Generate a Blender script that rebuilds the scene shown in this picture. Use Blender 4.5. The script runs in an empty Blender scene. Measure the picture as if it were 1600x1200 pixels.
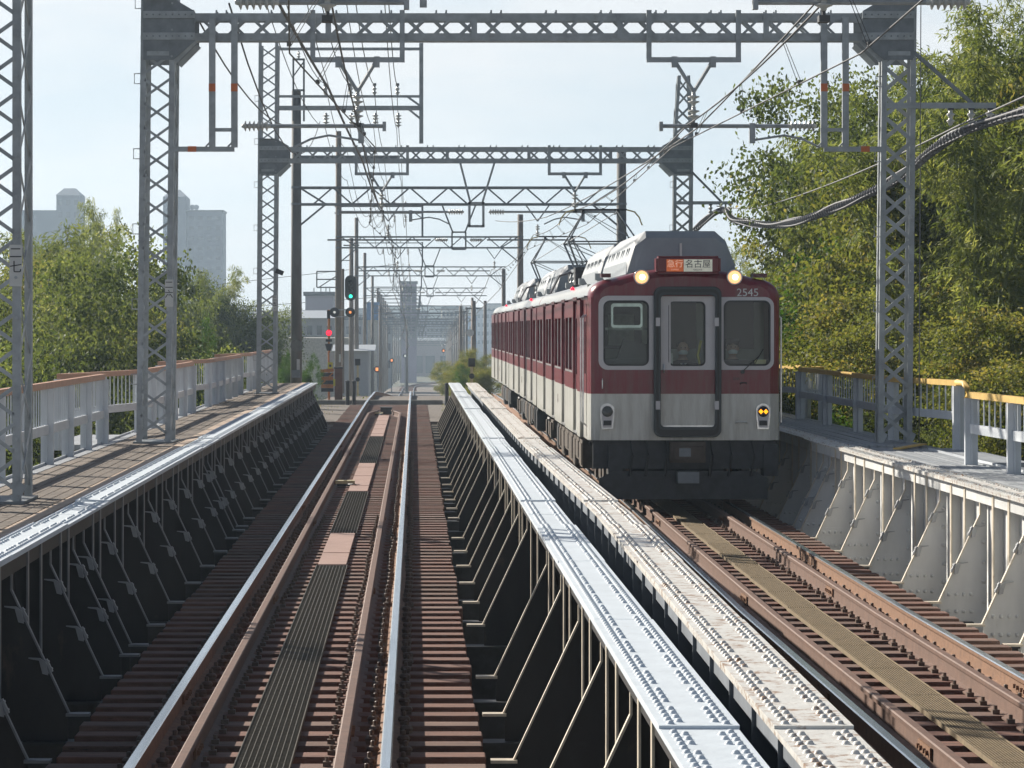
import bpy, bmesh, math, random
import numpy as np
from mathutils import Vector, Matrix
R = math.radians
S = bpy.context.scene
C = S.collection
# ---------------- camera, world, sun, exposure ----------------
F, VX, VY, EYE = 5200.0, 648.0, 512.0, 2.56      # focal length and vanishing point in photo pixels, eye height over rail
cd = bpy.data.cameras.new('camera'); cam = bpy.data.objects.new('camera', cd); C.objects.link(cam)
cam.location = (0, 0, EYE); cam.rotation_euler = (R(90), 0, 0)
cd.sensor_width = 36; cd.lens = 36*F/1600; cd.shift_x = (800-VX)/1600; cd.shift_y = -(600-VY)/1600
cd.clip_start = .5; cd.clip_end = 9000; S.camera = cam
S.render.resolution_x = 1024; S.render.resolution_y = 768
sd = Vector((-1, 1.1, .80)).normalized()          # towards the sun: ahead and to the left, low
el = math.asin(sd.z); az = math.atan2(sd.x, sd.y)
w = bpy.data.worlds.new('World'); S.world = w; w.use_nodes = True
nt = w.node_tree; nt.nodes.clear()
out = nt.nodes.new('ShaderNodeOutputWorld'); bg = nt.nodes.new('ShaderNodeBackground')
sky = nt.nodes.new('ShaderNodeTexSky'); sky.sky_type = 'NISHITA'; sky.sun_disc = False
sky.sun_elevation = el; sky.sun_rotation = az; sky.dust_density = .8; sky.air_density = .65; sky.ozone_density = 1.3
tc = nt.nodes.new('ShaderNodeTexCoord'); mp = nt.nodes.new('ShaderNodeMapping'); mp.inputs['Scale'].default_value = (3.0, 3.0, 12)
nz = nt.nodes.new('ShaderNodeTexNoise'); nz.inputs['Scale'].default_value = 2.6; nz.inputs['Detail'].default_value = 8; nz.inputs['Roughness'].default_value = .55
rp = nt.nodes.new('ShaderNodeValToRGB'); rp.color_ramp.elements[0].position = .38; rp.color_ramp.elements[1].position = .66
rp.color_ramp.elements[0].color = (.8,.8,.8,1); rp.color_ramp.elements[1].color = (1,1,1,1)
mx = nt.nodes.new('ShaderNodeMixRGB'); mx.inputs[2].default_value = (9.0, 10.3, 11.4, 1)
cc = nt.nodes.new('ShaderNodeValToRGB'); cc.color_ramp.elements[0].position = .36; cc.color_ramp.elements[0].color = (.82,.91,.96,1); cc.color_ramp.elements[1].position = .60; cc.color_ramp.elements[1].color = (.97,.975,.97,1)
cs = nt.nodes.new('ShaderNodeMixRGB'); cs.blend_type = 'MULTIPLY'; cs.inputs[0].default_value = 1; cs.inputs[2].default_value = (12.0,12.1,12.2,1)
nt.links.new(nz.outputs['Fac'], cc.inputs[0]); nt.links.new(cc.outputs[0], cs.inputs[1]); nt.links.new(cs.outputs[0], mx.inputs[2])
nt.links.new(tc.outputs['Generated'], mp.inputs[0]); nt.links.new(mp.outputs[0], nz.inputs['Vector'])
nt.links.new(nz.outputs['Fac'], rp.inputs[0])
sx_ = nt.nodes.new('ShaderNodeSeparateXYZ'); nt.links.new(tc.outputs['Generated'], sx_.inputs[0])       # thin haze whitens the low sky, the zenith stays blue
er = nt.nodes.new('ShaderNodeValToRGB'); ee = er.color_ramp.elements; ee[0].position = 0; ee[0].color = (1,1,1,1); ee[1].position = .6; ee[1].color = (.02,.02,.02,1); e3 = ee.new(.14); e3.color = (.82,.82,.82,1); e4 = ee.new(.3); e4.color = (.12,.12,.12,1)
ml_ = nt.nodes.new('ShaderNodeMath'); ml_.operation = 'MULTIPLY'
nt.links.new(sx_.outputs['Z'], er.inputs[0]); nt.links.new(rp.outputs[0], ml_.inputs[0]); nt.links.new(er.outputs[0], ml_.inputs[1]); nt.links.new(ml_.outputs[0], mx.inputs[0])
nt.links.new(sky.outputs[0], mx.inputs[1]); nt.links.new(mx.outputs[0], bg.inputs[0]); nt.links.new(bg.outputs[0], out.inputs[0])
bg.inputs[1].default_value = .05
sl = bpy.data.lights.new('sun', 'SUN'); so = bpy.data.objects.new('sun', sl); C.objects.link(so)
sl.energy = 5.0; sl.angle = R(.5); sl.color = (1, .93, .82)
so.rotation_euler = (-sd).to_track_quat('-Z', 'Y').to_euler()
S.view_settings.view_transform = 'Standard'; S.view_settings.look = 'None'; S.view_settings.exposure = .7; S.view_settings.gamma = 1
try: S.view_settings.use_curve_mapping = False
except Exception: pass
S.render.engine = 'CYCLES'
S.cycles.max_bounces = 6; S.cycles.volume_bounces = 0; S.cycles.transparent_max_bounces = 12

def PX(px, Z): return (px-VX)*Z/F            # photo column -> x at distance Z
def PZ(py, Z): return EYE-(py-VY)*Z/F        # photo row -> height at distance Z

# ---------------- materials ----------------
def mat(name, col, rough=.6, metal=0, var=.25, scale=6, col2=None, thr=None, bump=0, bscale=60, stretch=None, spec=None):
    m = bpy.data.materials.new(name); m.use_nodes = True; n = m.node_tree; b = n.nodes['Principled BSDF']
    b.inputs['Roughness'].default_value = rough; b.inputs['Metallic'].default_value = metal
    if spec is not None: b.inputs['Specular IOR Level'].default_value = spec
    g = n.nodes.new('ShaderNodeNewGeometry'); src = g.outputs['Position']
    if stretch:
        mpn = n.nodes.new('ShaderNodeMapping'); mpn.inputs['Scale'].default_value = stretch
        n.links.new(src, mpn.inputs[0]); src = mpn.outputs[0]
    t = n.nodes.new('ShaderNodeTexNoise'); t.inputs['Scale'].default_value = scale; t.inputs['Detail'].default_value = 7; t.inputs['Roughness'].default_value = .62
    n.links.new(src, t.inputs['Vector'])
    r = n.nodes.new('ShaderNodeValToRGB'); n.links.new(t.outputs['Fac'], r.inputs[0])
    lo = [c*(1-var) for c in col]+[1]; hi = [min(1, c*(1+var)) for c in col]+[1]
    e = r.color_ramp.elements; e[0].position = .3; e[1].position = .7; e[0].color = lo; e[1].color = hi
    cout = r.outputs[0]
    if col2:
        t2 = n.nodes.new('ShaderNodeTexNoise'); t2.inputs['Scale'].default_value = scale*1.7; t2.inputs['Detail'].default_value = 10; t2.inputs['Roughness'].default_value = .7
        n.links.new(src, t2.inputs['Vector'])
        r2 = n.nodes.new('ShaderNodeValToRGB'); r2.color_ramp.elements[0].position = thr; r2.color_ramp.elements[1].position = min(.99, thr+.12)
        n.links.new(t2.outputs['Fac'], r2.inputs[0])
        x = n.nodes.new('ShaderNodeMixRGB'); x.inputs[2].default_value = (*col2, 1)
        n.links.new(r2.outputs[0], x.inputs[0]); n.links.new(cout, x.inputs[1]); cout = x.outputs[0]
    n.links.new(cout, b.inputs['Base Color'])
    if bump:
        t3 = n.nodes.new('ShaderNodeTexNoise'); t3.inputs['Scale'].default_value = bscale; t3.inputs['Detail'].default_value = 4
        n.links.new(g.outputs['Position'], t3.inputs['Vector'])
        bp = n.nodes.new('ShaderNodeBump'); bp.inputs['Strength'].default_value = bump; bp.inputs['Distance'].default_value = .02
        n.links.new(t3.outputs['Fac'], bp.inputs['Height']); n.links.new(bp.outputs[0], b.inputs['Normal'])
    return m
def emis(name, col, st):
    m = mat(name, col, .4); b = m.node_tree.nodes['Principled BSDF']
    b.inputs['Emission Color'].default_value = (*col, 1); b.inputs['Emission Strength'].default_value = st; return m
def glassm(name, tint, rough=.03, alpha=.45, spec=.5):
    m = bpy.data.materials.new(name); m.use_nodes = True; n = m.node_tree; n.nodes.clear()
    o = n.nodes.new('ShaderNodeOutputMaterial'); g = n.nodes.new('ShaderNodeBsdfGlossy'); g.inputs['Roughness'].default_value = rough
    t = n.nodes.new('ShaderNodeBsdfTransparent'); t.inputs[0].default_value = (*tint, 1)
    f = n.nodes.new('ShaderNodeFresnel'); f.inputs[0].default_value = 1.42
    ad = n.nodes.new('ShaderNodeMath'); ad.operation = 'ADD'; ad.inputs[1].default_value = alpha; ad.use_clamp = True
    x = n.nodes.new('ShaderNodeMixShader'); n.links.new(f.outputs[0], ad.inputs[0]); n.links.new(ad.outputs[0], x.inputs[0])
    n.links.new(t.outputs[0], x.inputs[1]); n.links.new(g.outputs[0], x.inputs[2]); n.links.new(x.outputs[0], o.inputs[0]); return m
def leafm(name, c1, c2, c3, trans=.35):
    m = bpy.data.materials.new(name); m.use_nodes = True; n = m.node_tree; n.nodes.clear()
    o = n.nodes.new('ShaderNodeOutputMaterial'); a = n.nodes.new('ShaderNodeAttribute'); a.attribute_name = 'tint'
    r = n.nodes.new('ShaderNodeValToRGB'); e = r.color_ramp.elements; e[0].color = (*c1, 1); e[1].color = (*c3, 1); k = e.new(.55); k.color = (*c2, 1)
    n.links.new(a.outputs['Fac'], r.inputs[0])
    d = n.nodes.new('ShaderNodeBsdfPrincipled'); d.inputs['Roughness'].default_value = .62; d.inputs['Specular IOR Level'].default_value = .18
    t = n.nodes.new('ShaderNodeBsdfTranslucent'); h = n.nodes.new('ShaderNodeMixRGB'); h.blend_type = 'MULTIPLY'; h.inputs[0].default_value = 1; h.inputs[2].default_value = (1.4, 1.3, .65, 1)
    n.links.new(r.outputs[0], d.inputs['Base Color']); n.links.new(r.outputs[0], h.inputs[1]); n.links.new(h.outputs[0], t.inputs[0])
    x = n.nodes.new('ShaderNodeMixShader'); x.inputs[0].default_value = trans
    n.links.new(d.outputs[0], x.inputs[1]); n.links.new(t.outputs[0], x.inputs[2]); n.links.new(x.outputs[0], o.inputs[0]); return m
M = dict(
 flange=mat('white_blue_paint', (.60,.66,.71), .6, var=.07, scale=3, col2=(.44,.46,.47), thr=.60, bump=.2, bscale=15),
 flange_rust=mat('rust_stained_white_paint', (.66,.65,.61), .5, var=.08, scale=7, col2=(.30,.17,.09), thr=.515, bump=.2, bscale=40),
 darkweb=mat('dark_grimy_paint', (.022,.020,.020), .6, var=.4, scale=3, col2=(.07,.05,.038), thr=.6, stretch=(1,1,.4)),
 greyweb=mat('grey_blue_paint', (.26,.29,.33), .5, var=.2, scale=2),
 paleweb=mat('pale_weathered_paint', (.66,.665,.65), .55, var=.12, scale=3, col2=(.30,.22,.15), thr=.66, stretch=(1,1,.35)),
 clampm=mat('dull_clamp_steel', (.34,.35,.36), .45, .3, var=.2), darkedge=mat('worn_grey_edge', (.20,.21,.22), .45, var=.2, scale=8),
 paleedge=mat('yellowed_white_edge', (.62,.55,.44), .5, var=.15, scale=8, col2=(.34,.2,.11), thr=.62),
 railtop=mat('polished_rail_steel', (.62,.66,.7), .22, 1, var=.12, scale=5, stretch=(14,.35,1)),
 railside=mat('rusty_rail_steel', (.23,.12,.065), .75, var=.25, scale=12, bump=.2),
 guard=mat('rusty_guard_rail', (.15,.082,.056), .7, var=.2, scale=8, bump=.15),
 tie2=mat('dark_brown_sleeper', (.135,.072,.05), .85, var=.4, scale=9, col2=(.04,.03,.026), thr=.55, bump=.3, stretch=(.5,3,3)), tie3=mat('greyed_brown_sleeper', (.17,.10,.075), .85, var=.35, scale=6, col2=(.06,.04,.03), thr=.58, bump=.3, stretch=(.5,3,3)),
 tie=mat('red_brown_sleeper', (.165,.075,.05), .8, var=.35, scale=7, col2=(.05,.035,.03), thr=.6, bump=.3, stretch=(.5,3,3)),
 clip=mat('rail_clip_iron', (.13,.09,.065), .6, var=.3, scale=20),
 plate=mat('pink_brown_board', (.36,.23,.19), .8, var=.1, scale=4, bump=.1),
 grate=mat('dark_open_grating', (.085,.072,.05), .6, var=.3, scale=30),
 grate_y=mat('tan_open_grating', (.22,.165,.095), .7, var=.3, scale=14),
 board=mat('walkway_board', (.17,.135,.105), .8, var=.3, scale=3, col2=(.07,.055,.045), thr=.6, bump=.3, stretch=(3,.5,1)),
 board_g=mat('pale_grey_board', (.33,.35,.37), .6, var=.15, scale=3, stretch=(4,.5,1), bump=.2),
 tan=mat('tan_edge_board', (.5,.38,.28), .8, var=.15, scale=3),
 galv=mat('galvanised_steel', (.36,.385,.40), .55, .2, var=.22, scale=5, col2=(.27,.24,.20), thr=.62),
 galv_d=mat('dull_steel_plate', (.20,.22,.235), .55, .2, var=.2, scale=7, bump=.25, bscale=8),
 orange_mark=mat('orange_mark_paint', (.62,.17,.06), .6, var=.1),
 fence=mat('pale_fence_paint', (.60,.63,.66), .5, var=.08, scale=3),
 fence_o=mat('faded_orange_rail', (.52,.29,.19), .6, var=.12, scale=6, col2=(.55,.42,.32), thr=.6),
 fence_y=mat('yellow_rail', (.68,.45,.13), .55, var=.12, scale=6, col2=(.4,.27,.15), thr=.66),
 concrete=mat('weathered_concrete', (.27,.26,.24), .85, var=.25, scale=2, bump=.2, stretch=(1,1,.3)),
 pole_d=mat('dark_weathered_pole', (.15,.15,.145), .8, var=.3, scale=2, stretch=(1,1,.3)),
 pole_w=mat('brown_grey_pole', (.21,.18,.155), .85, var=.2, scale=2, stretch=(1,1,.3)),
 wire=mat('wire_copper_dark', (.10,.10,.10), .5, .5),
 wirel=mat('grey_cable', (.17,.17,.18), .6, var=.2, scale=20),
 insul=mat('white_porcelain', (.55,.55,.52), .25, var=.06),
 black=mat('black_rubber', (.015,.016,.018), .45, var=.2),
 dark=mat('dark_underframe', (.035,.037,.042), .6, var=.4, scale=8),
 darkbr=mat('brown_dusty_equipment', (.085,.065,.05), .75, var=.4, scale=6),
 maroon=mat('maroon_paint', (.09,.008,.016), .28, var=.06, scale=2),
 ivory=mat('ivory_paint', (.53,.53,.49), .35, var=.05, scale=2),
 roofp=mat('grey_roof_paint', (.27,.295,.315), .5, var=.1, scale=3),
 surround=mat('pale_grey_window_trim', (.56,.54,.55), .4, var=.04),
 gangway=mat('dark_green_grey_gangway', (.03,.04,.045), .4, var=.15),
 steel=mat('stainless_trim', (.6,.6,.6), .3, .8),
 signbox=mat('sign_maroon', (.15,.012,.02), .3, var=.05),
 text_d=mat('black_lettering', (.02,.02,.025), .5), text_w=mat('silver_lettering', (.6,.6,.6), .4),
 sign_o=emis('orange_sign_panel', (.75,.16,.04), .12), sign_w=emis('cream_sign_panel', (.75,.74,.62), .12),
 sign_ol=emis('pale_sign_lettering', (.8,.5,.35), .3),
 lamp_on=emis('lit_headlamp', (1,.50,.22), .9), lamp_hot=emis('lamp_filament', (1,.9,.7), 4),
 amber=emis('amber_lamp', (1,.33,.01), 1.4), green=emis('green_lamp', (.03,.9,.55), 1.6), red=emis('red_lamp', (1,.02,.05), 1.3), orange_l=emis('small_orange_lamp', (1,.3,.08), .9),
 whitel=emis('small_white_lamp', (.9,.9,.85), .4),
 lens=mat('grey_lens', (.12,.12,.11), .15), yellow=mat('yellow_paint', (.62,.55,.04), .5), beacon=mat('cream_yellow_plastic', (.62,.52,.28), .4),
 whitep=mat('white_paint', (.6,.6,.58), .5, var=.06), orange_p=mat('orange_paint', (.5,.18,.04), .6, var=.2),
 cab=mat('cab_interior', (.36,.39,.34), .8, var=.2, scale=2), cabl=mat('cab_light_panel', (.28,.30,.27), .8), seat=mat('green_seat', (.05,.12,.07), .9),
 skin=mat('skin', (.5,.32,.24), .6, var=.04), uniform=mat('navy_uniform', (.02,.025,.04), .9, var=.1), mask=mat('white_mask', (.7,.72,.74), .9, var=.02), shirt=mat('shirt', (.6,.6,.62), .9), tie_n=mat('navy_tie', (.03,.05,.15), .8), hair=mat('black_hair', (.01,.01,.01), .6),
 cap=mat('cap_cloth', (.02,.02,.03), .8),
 glass=glassm('cab_glass', (.78,.87,.83), .02, .015), glass_s=mat('dark_side_glass', (.02,.025,.03), .06, 0, var=.1, spec=.8),
 bark=mat('bark', (.10,.075,.05), .9, var=.3, bump=.4), culm=mat('bamboo_culm', (.16,.19,.06), .5, var=.2),
 ballast=mat('ballast_stones', (.16,.135,.115), .95, var=.5, scale=9, bump=1, bscale=14), earth=mat('earth_and_grass', (.075,.075,.04), .95, var=.5, scale=.6, bump=.6, bscale=3),
 river=mat('dark_river', (.02,.025,.022), .25, var=.3, scale=.5), asphalt=mat('road_asphalt', (.055,.055,.055), .9, var=.2), hill=mat('far_hill', (.05,.07,.06), .95, var=.3, scale=.02),
 leaf_b=leafm('bamboo_leaf', (.10,.14,.045), (.20,.245,.085), (.35,.37,.16), .48),
 leaf_g=leafm('broad_leaf', (.058,.088,.034), (.115,.155,.055), (.22,.26,.10), .46),
 leaf_y=leafm('yellowing_leaf', (.08,.11,.03), (.18,.205,.060), (.31,.27,.10), .48),
 leaf_v=leafm('vine_leaf', (.03,.08,.012), (.06,.14,.02), (.12,.22,.03), .35),
)
wallc = [mat('lilac_cladding', (.38,.36,.42), .7, var=.05), mat('grey_render', (.33,.34,.36), .7, var=.08), mat('blue_cladding', (.10,.22,.42), .6), mat('cream_wall', (.45,.43,.38), .8), mat('pinkish_wall', (.40,.33,.32), .8),
         mat('tower_concrete', (.12,.145,.185), .8, var=.08, scale=.2), mat('slate_roof', (.09,.10,.11), .7, var=.2), mat('light_metal_roof', (.40,.43,.46), .5, var=.1), mat('purple_cladding', (.24,.19,.28), .7)]
winm = mat('window_glass_far', (.05,.06,.075), .15)

# ---------------- mesh builder ----------------
class MB:
    def __init__(s): s.v = []; s.f = []; s.m = []
    def add(s, vs, fs, mi=0):
        o = len(s.v); s.v += [tuple(p) for p in vs]; s.f += [tuple(i+o for i in f) for f in fs]; s.m += [mi]*len(fs); return s
    def box(s, x0, x1, y0, y1, z0, z1, mi=0):
        return s.add([(x0,y0,z0),(x1,y0,z0),(x1,y1,z0),(x0,y1,z0),(x0,y0,z1),(x1,y0,z1),(x1,y1,z1),(x0,y1,z1)],
                     [(0,3,2,1),(4,5,6,7),(0,1,5,4),(1,2,6,5),(2,3,7,6),(3,0,4,7)], mi)
    def cb(s, c, d, mi=0): return s.box(c[0]-d[0]/2,c[0]+d[0]/2,c[1]-d[1]/2,c[1]+d[1]/2,c[2]-d[2]/2,c[2]+d[2]/2, mi)
    def bar(s, a, b, w, h, up=(0,0,1), mi=0):
        a = Vector(a); b = Vector(b); d = (b-a).normalized(); u = Vector(up)
        if abs(d.dot(u)) > .98: u = Vector((0,1,0))
        r = d.cross(u).normalized()*w/2; t = r.cross(d).normalized()*h/2
        vs = [a-r-t, a+r-t, a+r+t, a-r+t, b-r-t, b+r-t, b+r+t, b-r+t]
        return s.add(vs, [(0,3,2,1),(4,5,6,7),(0,1,5,4),(1,2,6,5),(2,3,7,6),(3,0,4,7)], mi)
    def tube(s, pts, r, n=8, mi=0, cap=True):
        pts = [Vector(p) for p in pts]; rs = r if isinstance(r, (list, tuple)) else [r]*len(pts); o = []
        for i, p in enumerate(pts):
            d = (pts[min(i+1, len(pts)-1)]-pts[max(i-1, 0)]).normalized()
            u = Vector((0,0,1)) if abs(d.z) < .9 else Vector((0,1,0))
            a = d.cross(u).normalized(); b = a.cross(d)
            o += [p+(a*math.cos(2*math.pi*k/n)+b*math.sin(2*math.pi*k/n))*rs[i] for k in range(n)]
        fs = [(i*n+k, i*n+(k+1)%n, (i+1)*n+(k+1)%n, (i+1)*n+k) for i in range(len(pts)-1) for k in range(n)]
        if cap: fs += [tuple(range(n))[::-1], tuple((len(pts)-1)*n+k for k in range(n))]
        return s.add(o, fs, mi)
    def lathe(s, prof, c, axis='z', n=12, mi=0):      # prof: (radius, distance along axis)
        o = []
        for r, h in prof:
            for k in range(n):
                a = 2*math.pi*k/n; p = (r*math.cos(a), r*math.sin(a), h)
                if axis == 'y': p = (p[0], h, p[1])
                if axis == 'x': p = (h, p[0], p[1])
                o.append((c[0]+p[0], c[1]+p[1], c[2]+p[2]))
        L = len(prof)
        fs = [(i*n+k, i*n+(k+1)%n, (i+1)*n+(k+1)%n, (i+1)*n+k) for i in range(L-1) for k in range(n)]
        return s.add(o, fs+[tuple(range(n))[::-1], tuple((L-1)*n+k for k in range(n))], mi)
    def prism(s, poly, y0, y1, mi=0):                 # poly in (x,z) extruded along y
        n = len(poly); o = [(x,y0,z) for x,z in poly]+[(x,y1,z) for x,z in poly]
        return s.add(o, [tuple(range(n)), tuple(range(2*n-1, n-1, -1))]+[(i, i+n, (i+1)%n+n, (i+1)%n) for i in range(n)], mi)
    def sweep(s, prof, path, closed=True, mi=0, mis=None):   # prof (x,z) moved along path of (x,y,z)
        n = len(prof); o = [(p[0]+a, p[1], p[2]+b) for p in path for a, b in prof]
        m = n if closed else n-1
        for i in range(len(path)-1):
            for k in range(m):
                pass
        off = len(s.v); s.v += o
        for i in range(len(path)-1):
            for k in range(m):
                s.f.append((off+i*n+k, off+i*n+(k+1)%n, off+(i+1)*n+(k+1)%n, off+(i+1)*n+k)); s.m.append(mis[k] if mis else mi)
        if closed:
            s.f += [tuple(off+k for k in range(n))[::-1], tuple(off+(len(path)-1)*n+k for k in range(n))]; s.m += [mi]*2
        return s
    def mesh(s, name, mats, smooth=False, org=None):
        me = bpy.data.meshes.new(name)
        v = s.v if org is None else [(a-org[0], b-org[1], c-org[2]) for a, b, c in s.v]
        me.from_pydata(v, [], s.f); 
        for m in (mats if isinstance(mats, (list, tuple)) else [mats]): me.materials.append(m)
        if isinstance(mats, (list, tuple)): me.polygons.foreach_set('material_index', s.m)
        if smooth: me.polygons.foreach_set('use_smooth', [True]*len(me.polygons))
        b = bmesh.new(); b.from_mesh(me); bmesh.ops.recalc_face_normals(b, faces=b.faces); b.to_mesh(me); b.free()
        me.update(); return me
    def build(s, name, mats, parent=None, world=False, smooth=False, loc=None):
        org = tuple(parent.location) if (world and parent) else None
        if world and parent and parent.parent: org = tuple(parent.location+parent.parent.location)
        o = bpy.data.objects.new(name, s.mesh(name, mats, smooth, org)); C.objects.link(o)
        if parent: o.parent = parent
        if loc: o.location = loc
        return o
def put(name, me, parent, loc=(0,0,0), rot=None, scale=None, label=None):
    o = bpy.data.objects.new(name, me); C.objects.link(o); o.parent = parent; o.location = loc
    if rot: o.rotation_euler = rot
    if scale: o.scale = scale if isinstance(scale, (tuple, list)) else (scale,)*3
    if label: o['label'] = label
    return o
def tag(o, label=None, cat=None, group=None, kind=None):
    if label: o['label'] = label
    if cat: o['category'] = cat
    if group: o['group'] = group
    if kind: o['kind'] = kind
    return o
def thing(name, label, cat, loc=(0,0,0), rz=0, group=None):
    o = bpy.data.objects.new(name, None); C.objects.link(o); o.location = loc; o.rotation_euler = (0,0,rz); o.empty_display_size = .2
    return tag(o, label, cat, group)
def struct(name, mb, m, label=None, smooth=False):
    o = mb.build(name, m, smooth=smooth); tag(o, label, None, None, 'structure'); return o
def lerp(t, pts):
    if t <= pts[0][0]: return pts[0][1]
    for (a, b), (c, d) in zip(pts, pts[1:]):
        if t <= c: return b+(d-b)*(t-a)/(c-a)
    return pts[-1][1]
def curve_mesh(splines, ext, bev, name, m):      # flat shape with holes, in x-z, thickness along y
    cu = bpy.data.curves.new(name, 'CURVE'); cu.dimensions = '2D'; cu.fill_mode = 'BOTH'; cu.extrude = ext; cu.bevel_depth = bev; cu.bevel_resolution = 1; cu.offset = -bev
    for pts in splines:
        sp = cu.splines.new('POLY'); sp.points.add(len(pts)-1); sp.use_cyclic_u = True
        for p, q in zip(sp.points, pts): p.co = (q[0], q[1], 0, 1)
    return _conv(cu, name, m)
def text_mesh(txt, size, ext, name, m):
    cu = bpy.data.curves.new(name, 'FONT'); cu.body = txt; cu.size = size; cu.extrude = ext; cu.align_x = 'CENTER'; cu.align_y = 'CENTER'
    return _conv(cu, name, m)
def _conv(cu, name, m):
    o = bpy.data.objects.new(name, cu); C.objects.link(o); dg = bpy.context.evaluated_depsgraph_get(); dg.update()
    me = bpy.data.meshes.new_from_object(o.evaluated_get(dg)); bpy.data.objects.remove(o); bpy.data.curves.remove(cu)
    for v in me.vertices: v.co = Vector((v.co.x, -v.co.z, v.co.y))
    me.materials.clear(); me.materials.append(m); me.name = name; return me
def rrect(x0, x1, z0, z1, r, n=5):
    p = []
    for cx, cz, a in ((x1-r, z1-r, 0), (x0+r, z1-r, 90), (x0+r, z0+r, 180), (x1-r, z0+r, 270)):
        p += [(cx+r*math.cos(R(a+90*k/n)), cz+r*math.sin(R(a+90*k/n))) for k in range(n+1)]
    return p

# ---------------- terrain, river, embankment ----------------
def railz(Z): return lerp(Z, [(118,0),(140,-.12),(170,-.75),(230,-2.1),(290,-3.4),(350,-4.6),(420,-5.5),(500,-6.2),(600,-6.9),(720,-7.4),(1500,-9)])
def bend(Z): return 0 if Z < 480 else (Z-480)**2*.00062
mb = MB(); xs = [-3000,-600,-200,-90,-40,-22,-14,-9.5,-6.6,-6.2,7.8,8.0,9.5,11,13,15,18,22,40,90,200,600,3000]; ys = [-300,-20,20,60,96.0,97.6,118,140,170,200,230,260,290,320,350,400,450,500,560,620,700,800,1000,1500,8000]
def gz(x, y):
    base = -9 if y < 200 else lerp(y, [(200,-9),(8000,-10)])
    if y < 97: e = -9
    else:
        top = railz(y)-.55; w_ = -6.4+bend(y); w2 = 8.8+bend(y)
        d = max(w_-x, x-w2, 0); e = top-d*.55
    hl = 0
    if x > 7.9 and 10 < y < 160: hl = min(16.5, 4.5+(x-8)*1.15)*max(0, 1-max(0, (y-100)/60))*min(1, (y-10)/20)
    if x < -6.5 and 30 < y < 190: hl = max(hl, 4.5*max(0, 1-max(0, (y-150)/40)))
    return max(base+hl, e)
ysf = sorted(set(ys+list(range(20, 160, 6)))); xsf = xs
mb.v = [(x+(bend(y) if 97 <= y < 1100 and -30 < x < 30 else 0), y, gz(x+(bend(y) if 97 <= y < 1100 and -30 < x < 30 else 0), y)) for y in ysf for x in xsf]
nx = len(xsf); mb.f = [(j*nx+i, j*nx+i+1, (j+1)*nx+i+1, (j+1)*nx+i) for j in range(len(ysf)-1) for i in range(nx-1)]; mb.m = [0]*len(mb.f)
struct('ground', mb, M['earth'])
struct('river', MB().box(-300, 300, 0, 60, -8.9, -8.6), M['river'])
yb = [97.3, 105, 112, 118, 125, 135, 150, 170, 200, 230, 260, 290, 320, 350, 400, 450, 500, 540, 580, 620, 660, 720]
for nm, xc, hw in (('ballast_bed', 1.4, 5.6),):
    mb = MB().sweep([(-hw,-.5),(-hw+.7,-.185),(hw-.7,-.185),(hw,-.5)], [(xc+bend(y), y, railz(y)) for y in yb], closed=True)
    struct(nm, mb, M['ballast'])
# crossing road and its pale concrete edges
struct('road', MB().box(-60, 60, 119.5, 123.5, -.20, -.165), M['asphalt'])
struct('pavement', MB().box(-5.6, 1.0, 118.9, 119.3, -.3, -.03), M['concrete'])
mb = MB().box(-5.2, 8.2, 96.6, 97.3, -9, -.75).box(-5.2, 8.2, 97.0, 97.35, -.75, -.3); a = mb.build('abutment', M['concrete'])
tag(a, 'pale concrete abutment at the far end of the railway bridge', 'abutment')
for i, Zp in enumerate((11.2, 28.6, 46.0, 63.5, 81.0)):
    mb = MB().box(-4.6, 7.4, Zp-.9, Zp+.9, -9, -1.35).box(-4.9, 7.7, Zp-1.05, Zp+1.05, -1.34, -1.05)
    tag(mb.build('bridge_pier', M['concrete']), 'concrete bridge pier standing in the dark under the bridge girders, ' + ('nearest','second from the front','middle','second from the far bank','nearest to the far bank')[i], 'pier', 'piers under the bridge')
pts = []; hy = 2400
mb = MB(); random.seed(4); top = []
for i in range(41):
    x = -1200+i*60; top.append((x, 11+5*math.sin(i*.7)+4*math.sin(i*1.9+1)+ (14 if i < 12 else 0)))
for (x0, h0), (x1, h1) in zip(top, top[1:]):
    k = 1.9
    mb.add([(x0*k, hy, -12), (x1*k, hy, -12), (x1*k, hy+80, h1), (x0*k, hy+80, h0), (x1*k, hy+500, -12), (x0*k, hy+500, -12)], [(0,1,2,3),(3,2,4,5)])
struct('hills', mb, M['hill'])
# ---------------- girders ----------------
SP = [11.2, 28.6, 46.0, 63.5, 81.0, 96.8]
def gx_c(Z): return lerp(Z, [(9,1.40),(12,1.43),(29,1.57),(45,1.50),(97,1.49)])
def rivets(mb, x, z, Z0, Z1, pitch, fx, r=.019):
    Z = Z0
    while Z < Z1:
        n = 7 if Z < 34 else 5; c = (x+fx(Z), Z, z); h = .016
        o = [(c[0]+r*math.cos(6.2832*k/n), c[1]+r*math.sin(6.2832*k/n), c[2]) for k in range(n)]
        if Z < 45:
            o += [(c[0]+r*.62*math.cos(6.2832*k/n), c[1]+r*.62*math.sin(6.2832*k/n), c[2]+h*.75) for k in range(n)]+[(c[0], c[1], c[2]+h)]
            mb.add(o, [(k, (k+1)%n, n+(k+1)%n, n+k) for k in range(n)]+[(n+k, n+(k+1)%n, 2*n) for k in range(n)])
        else:
            mb.add(o+[(c[0], c[1], c[2]+h)], [(k, (k+1)%n, n) for k in range(n)])
        Z += pitch
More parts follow.
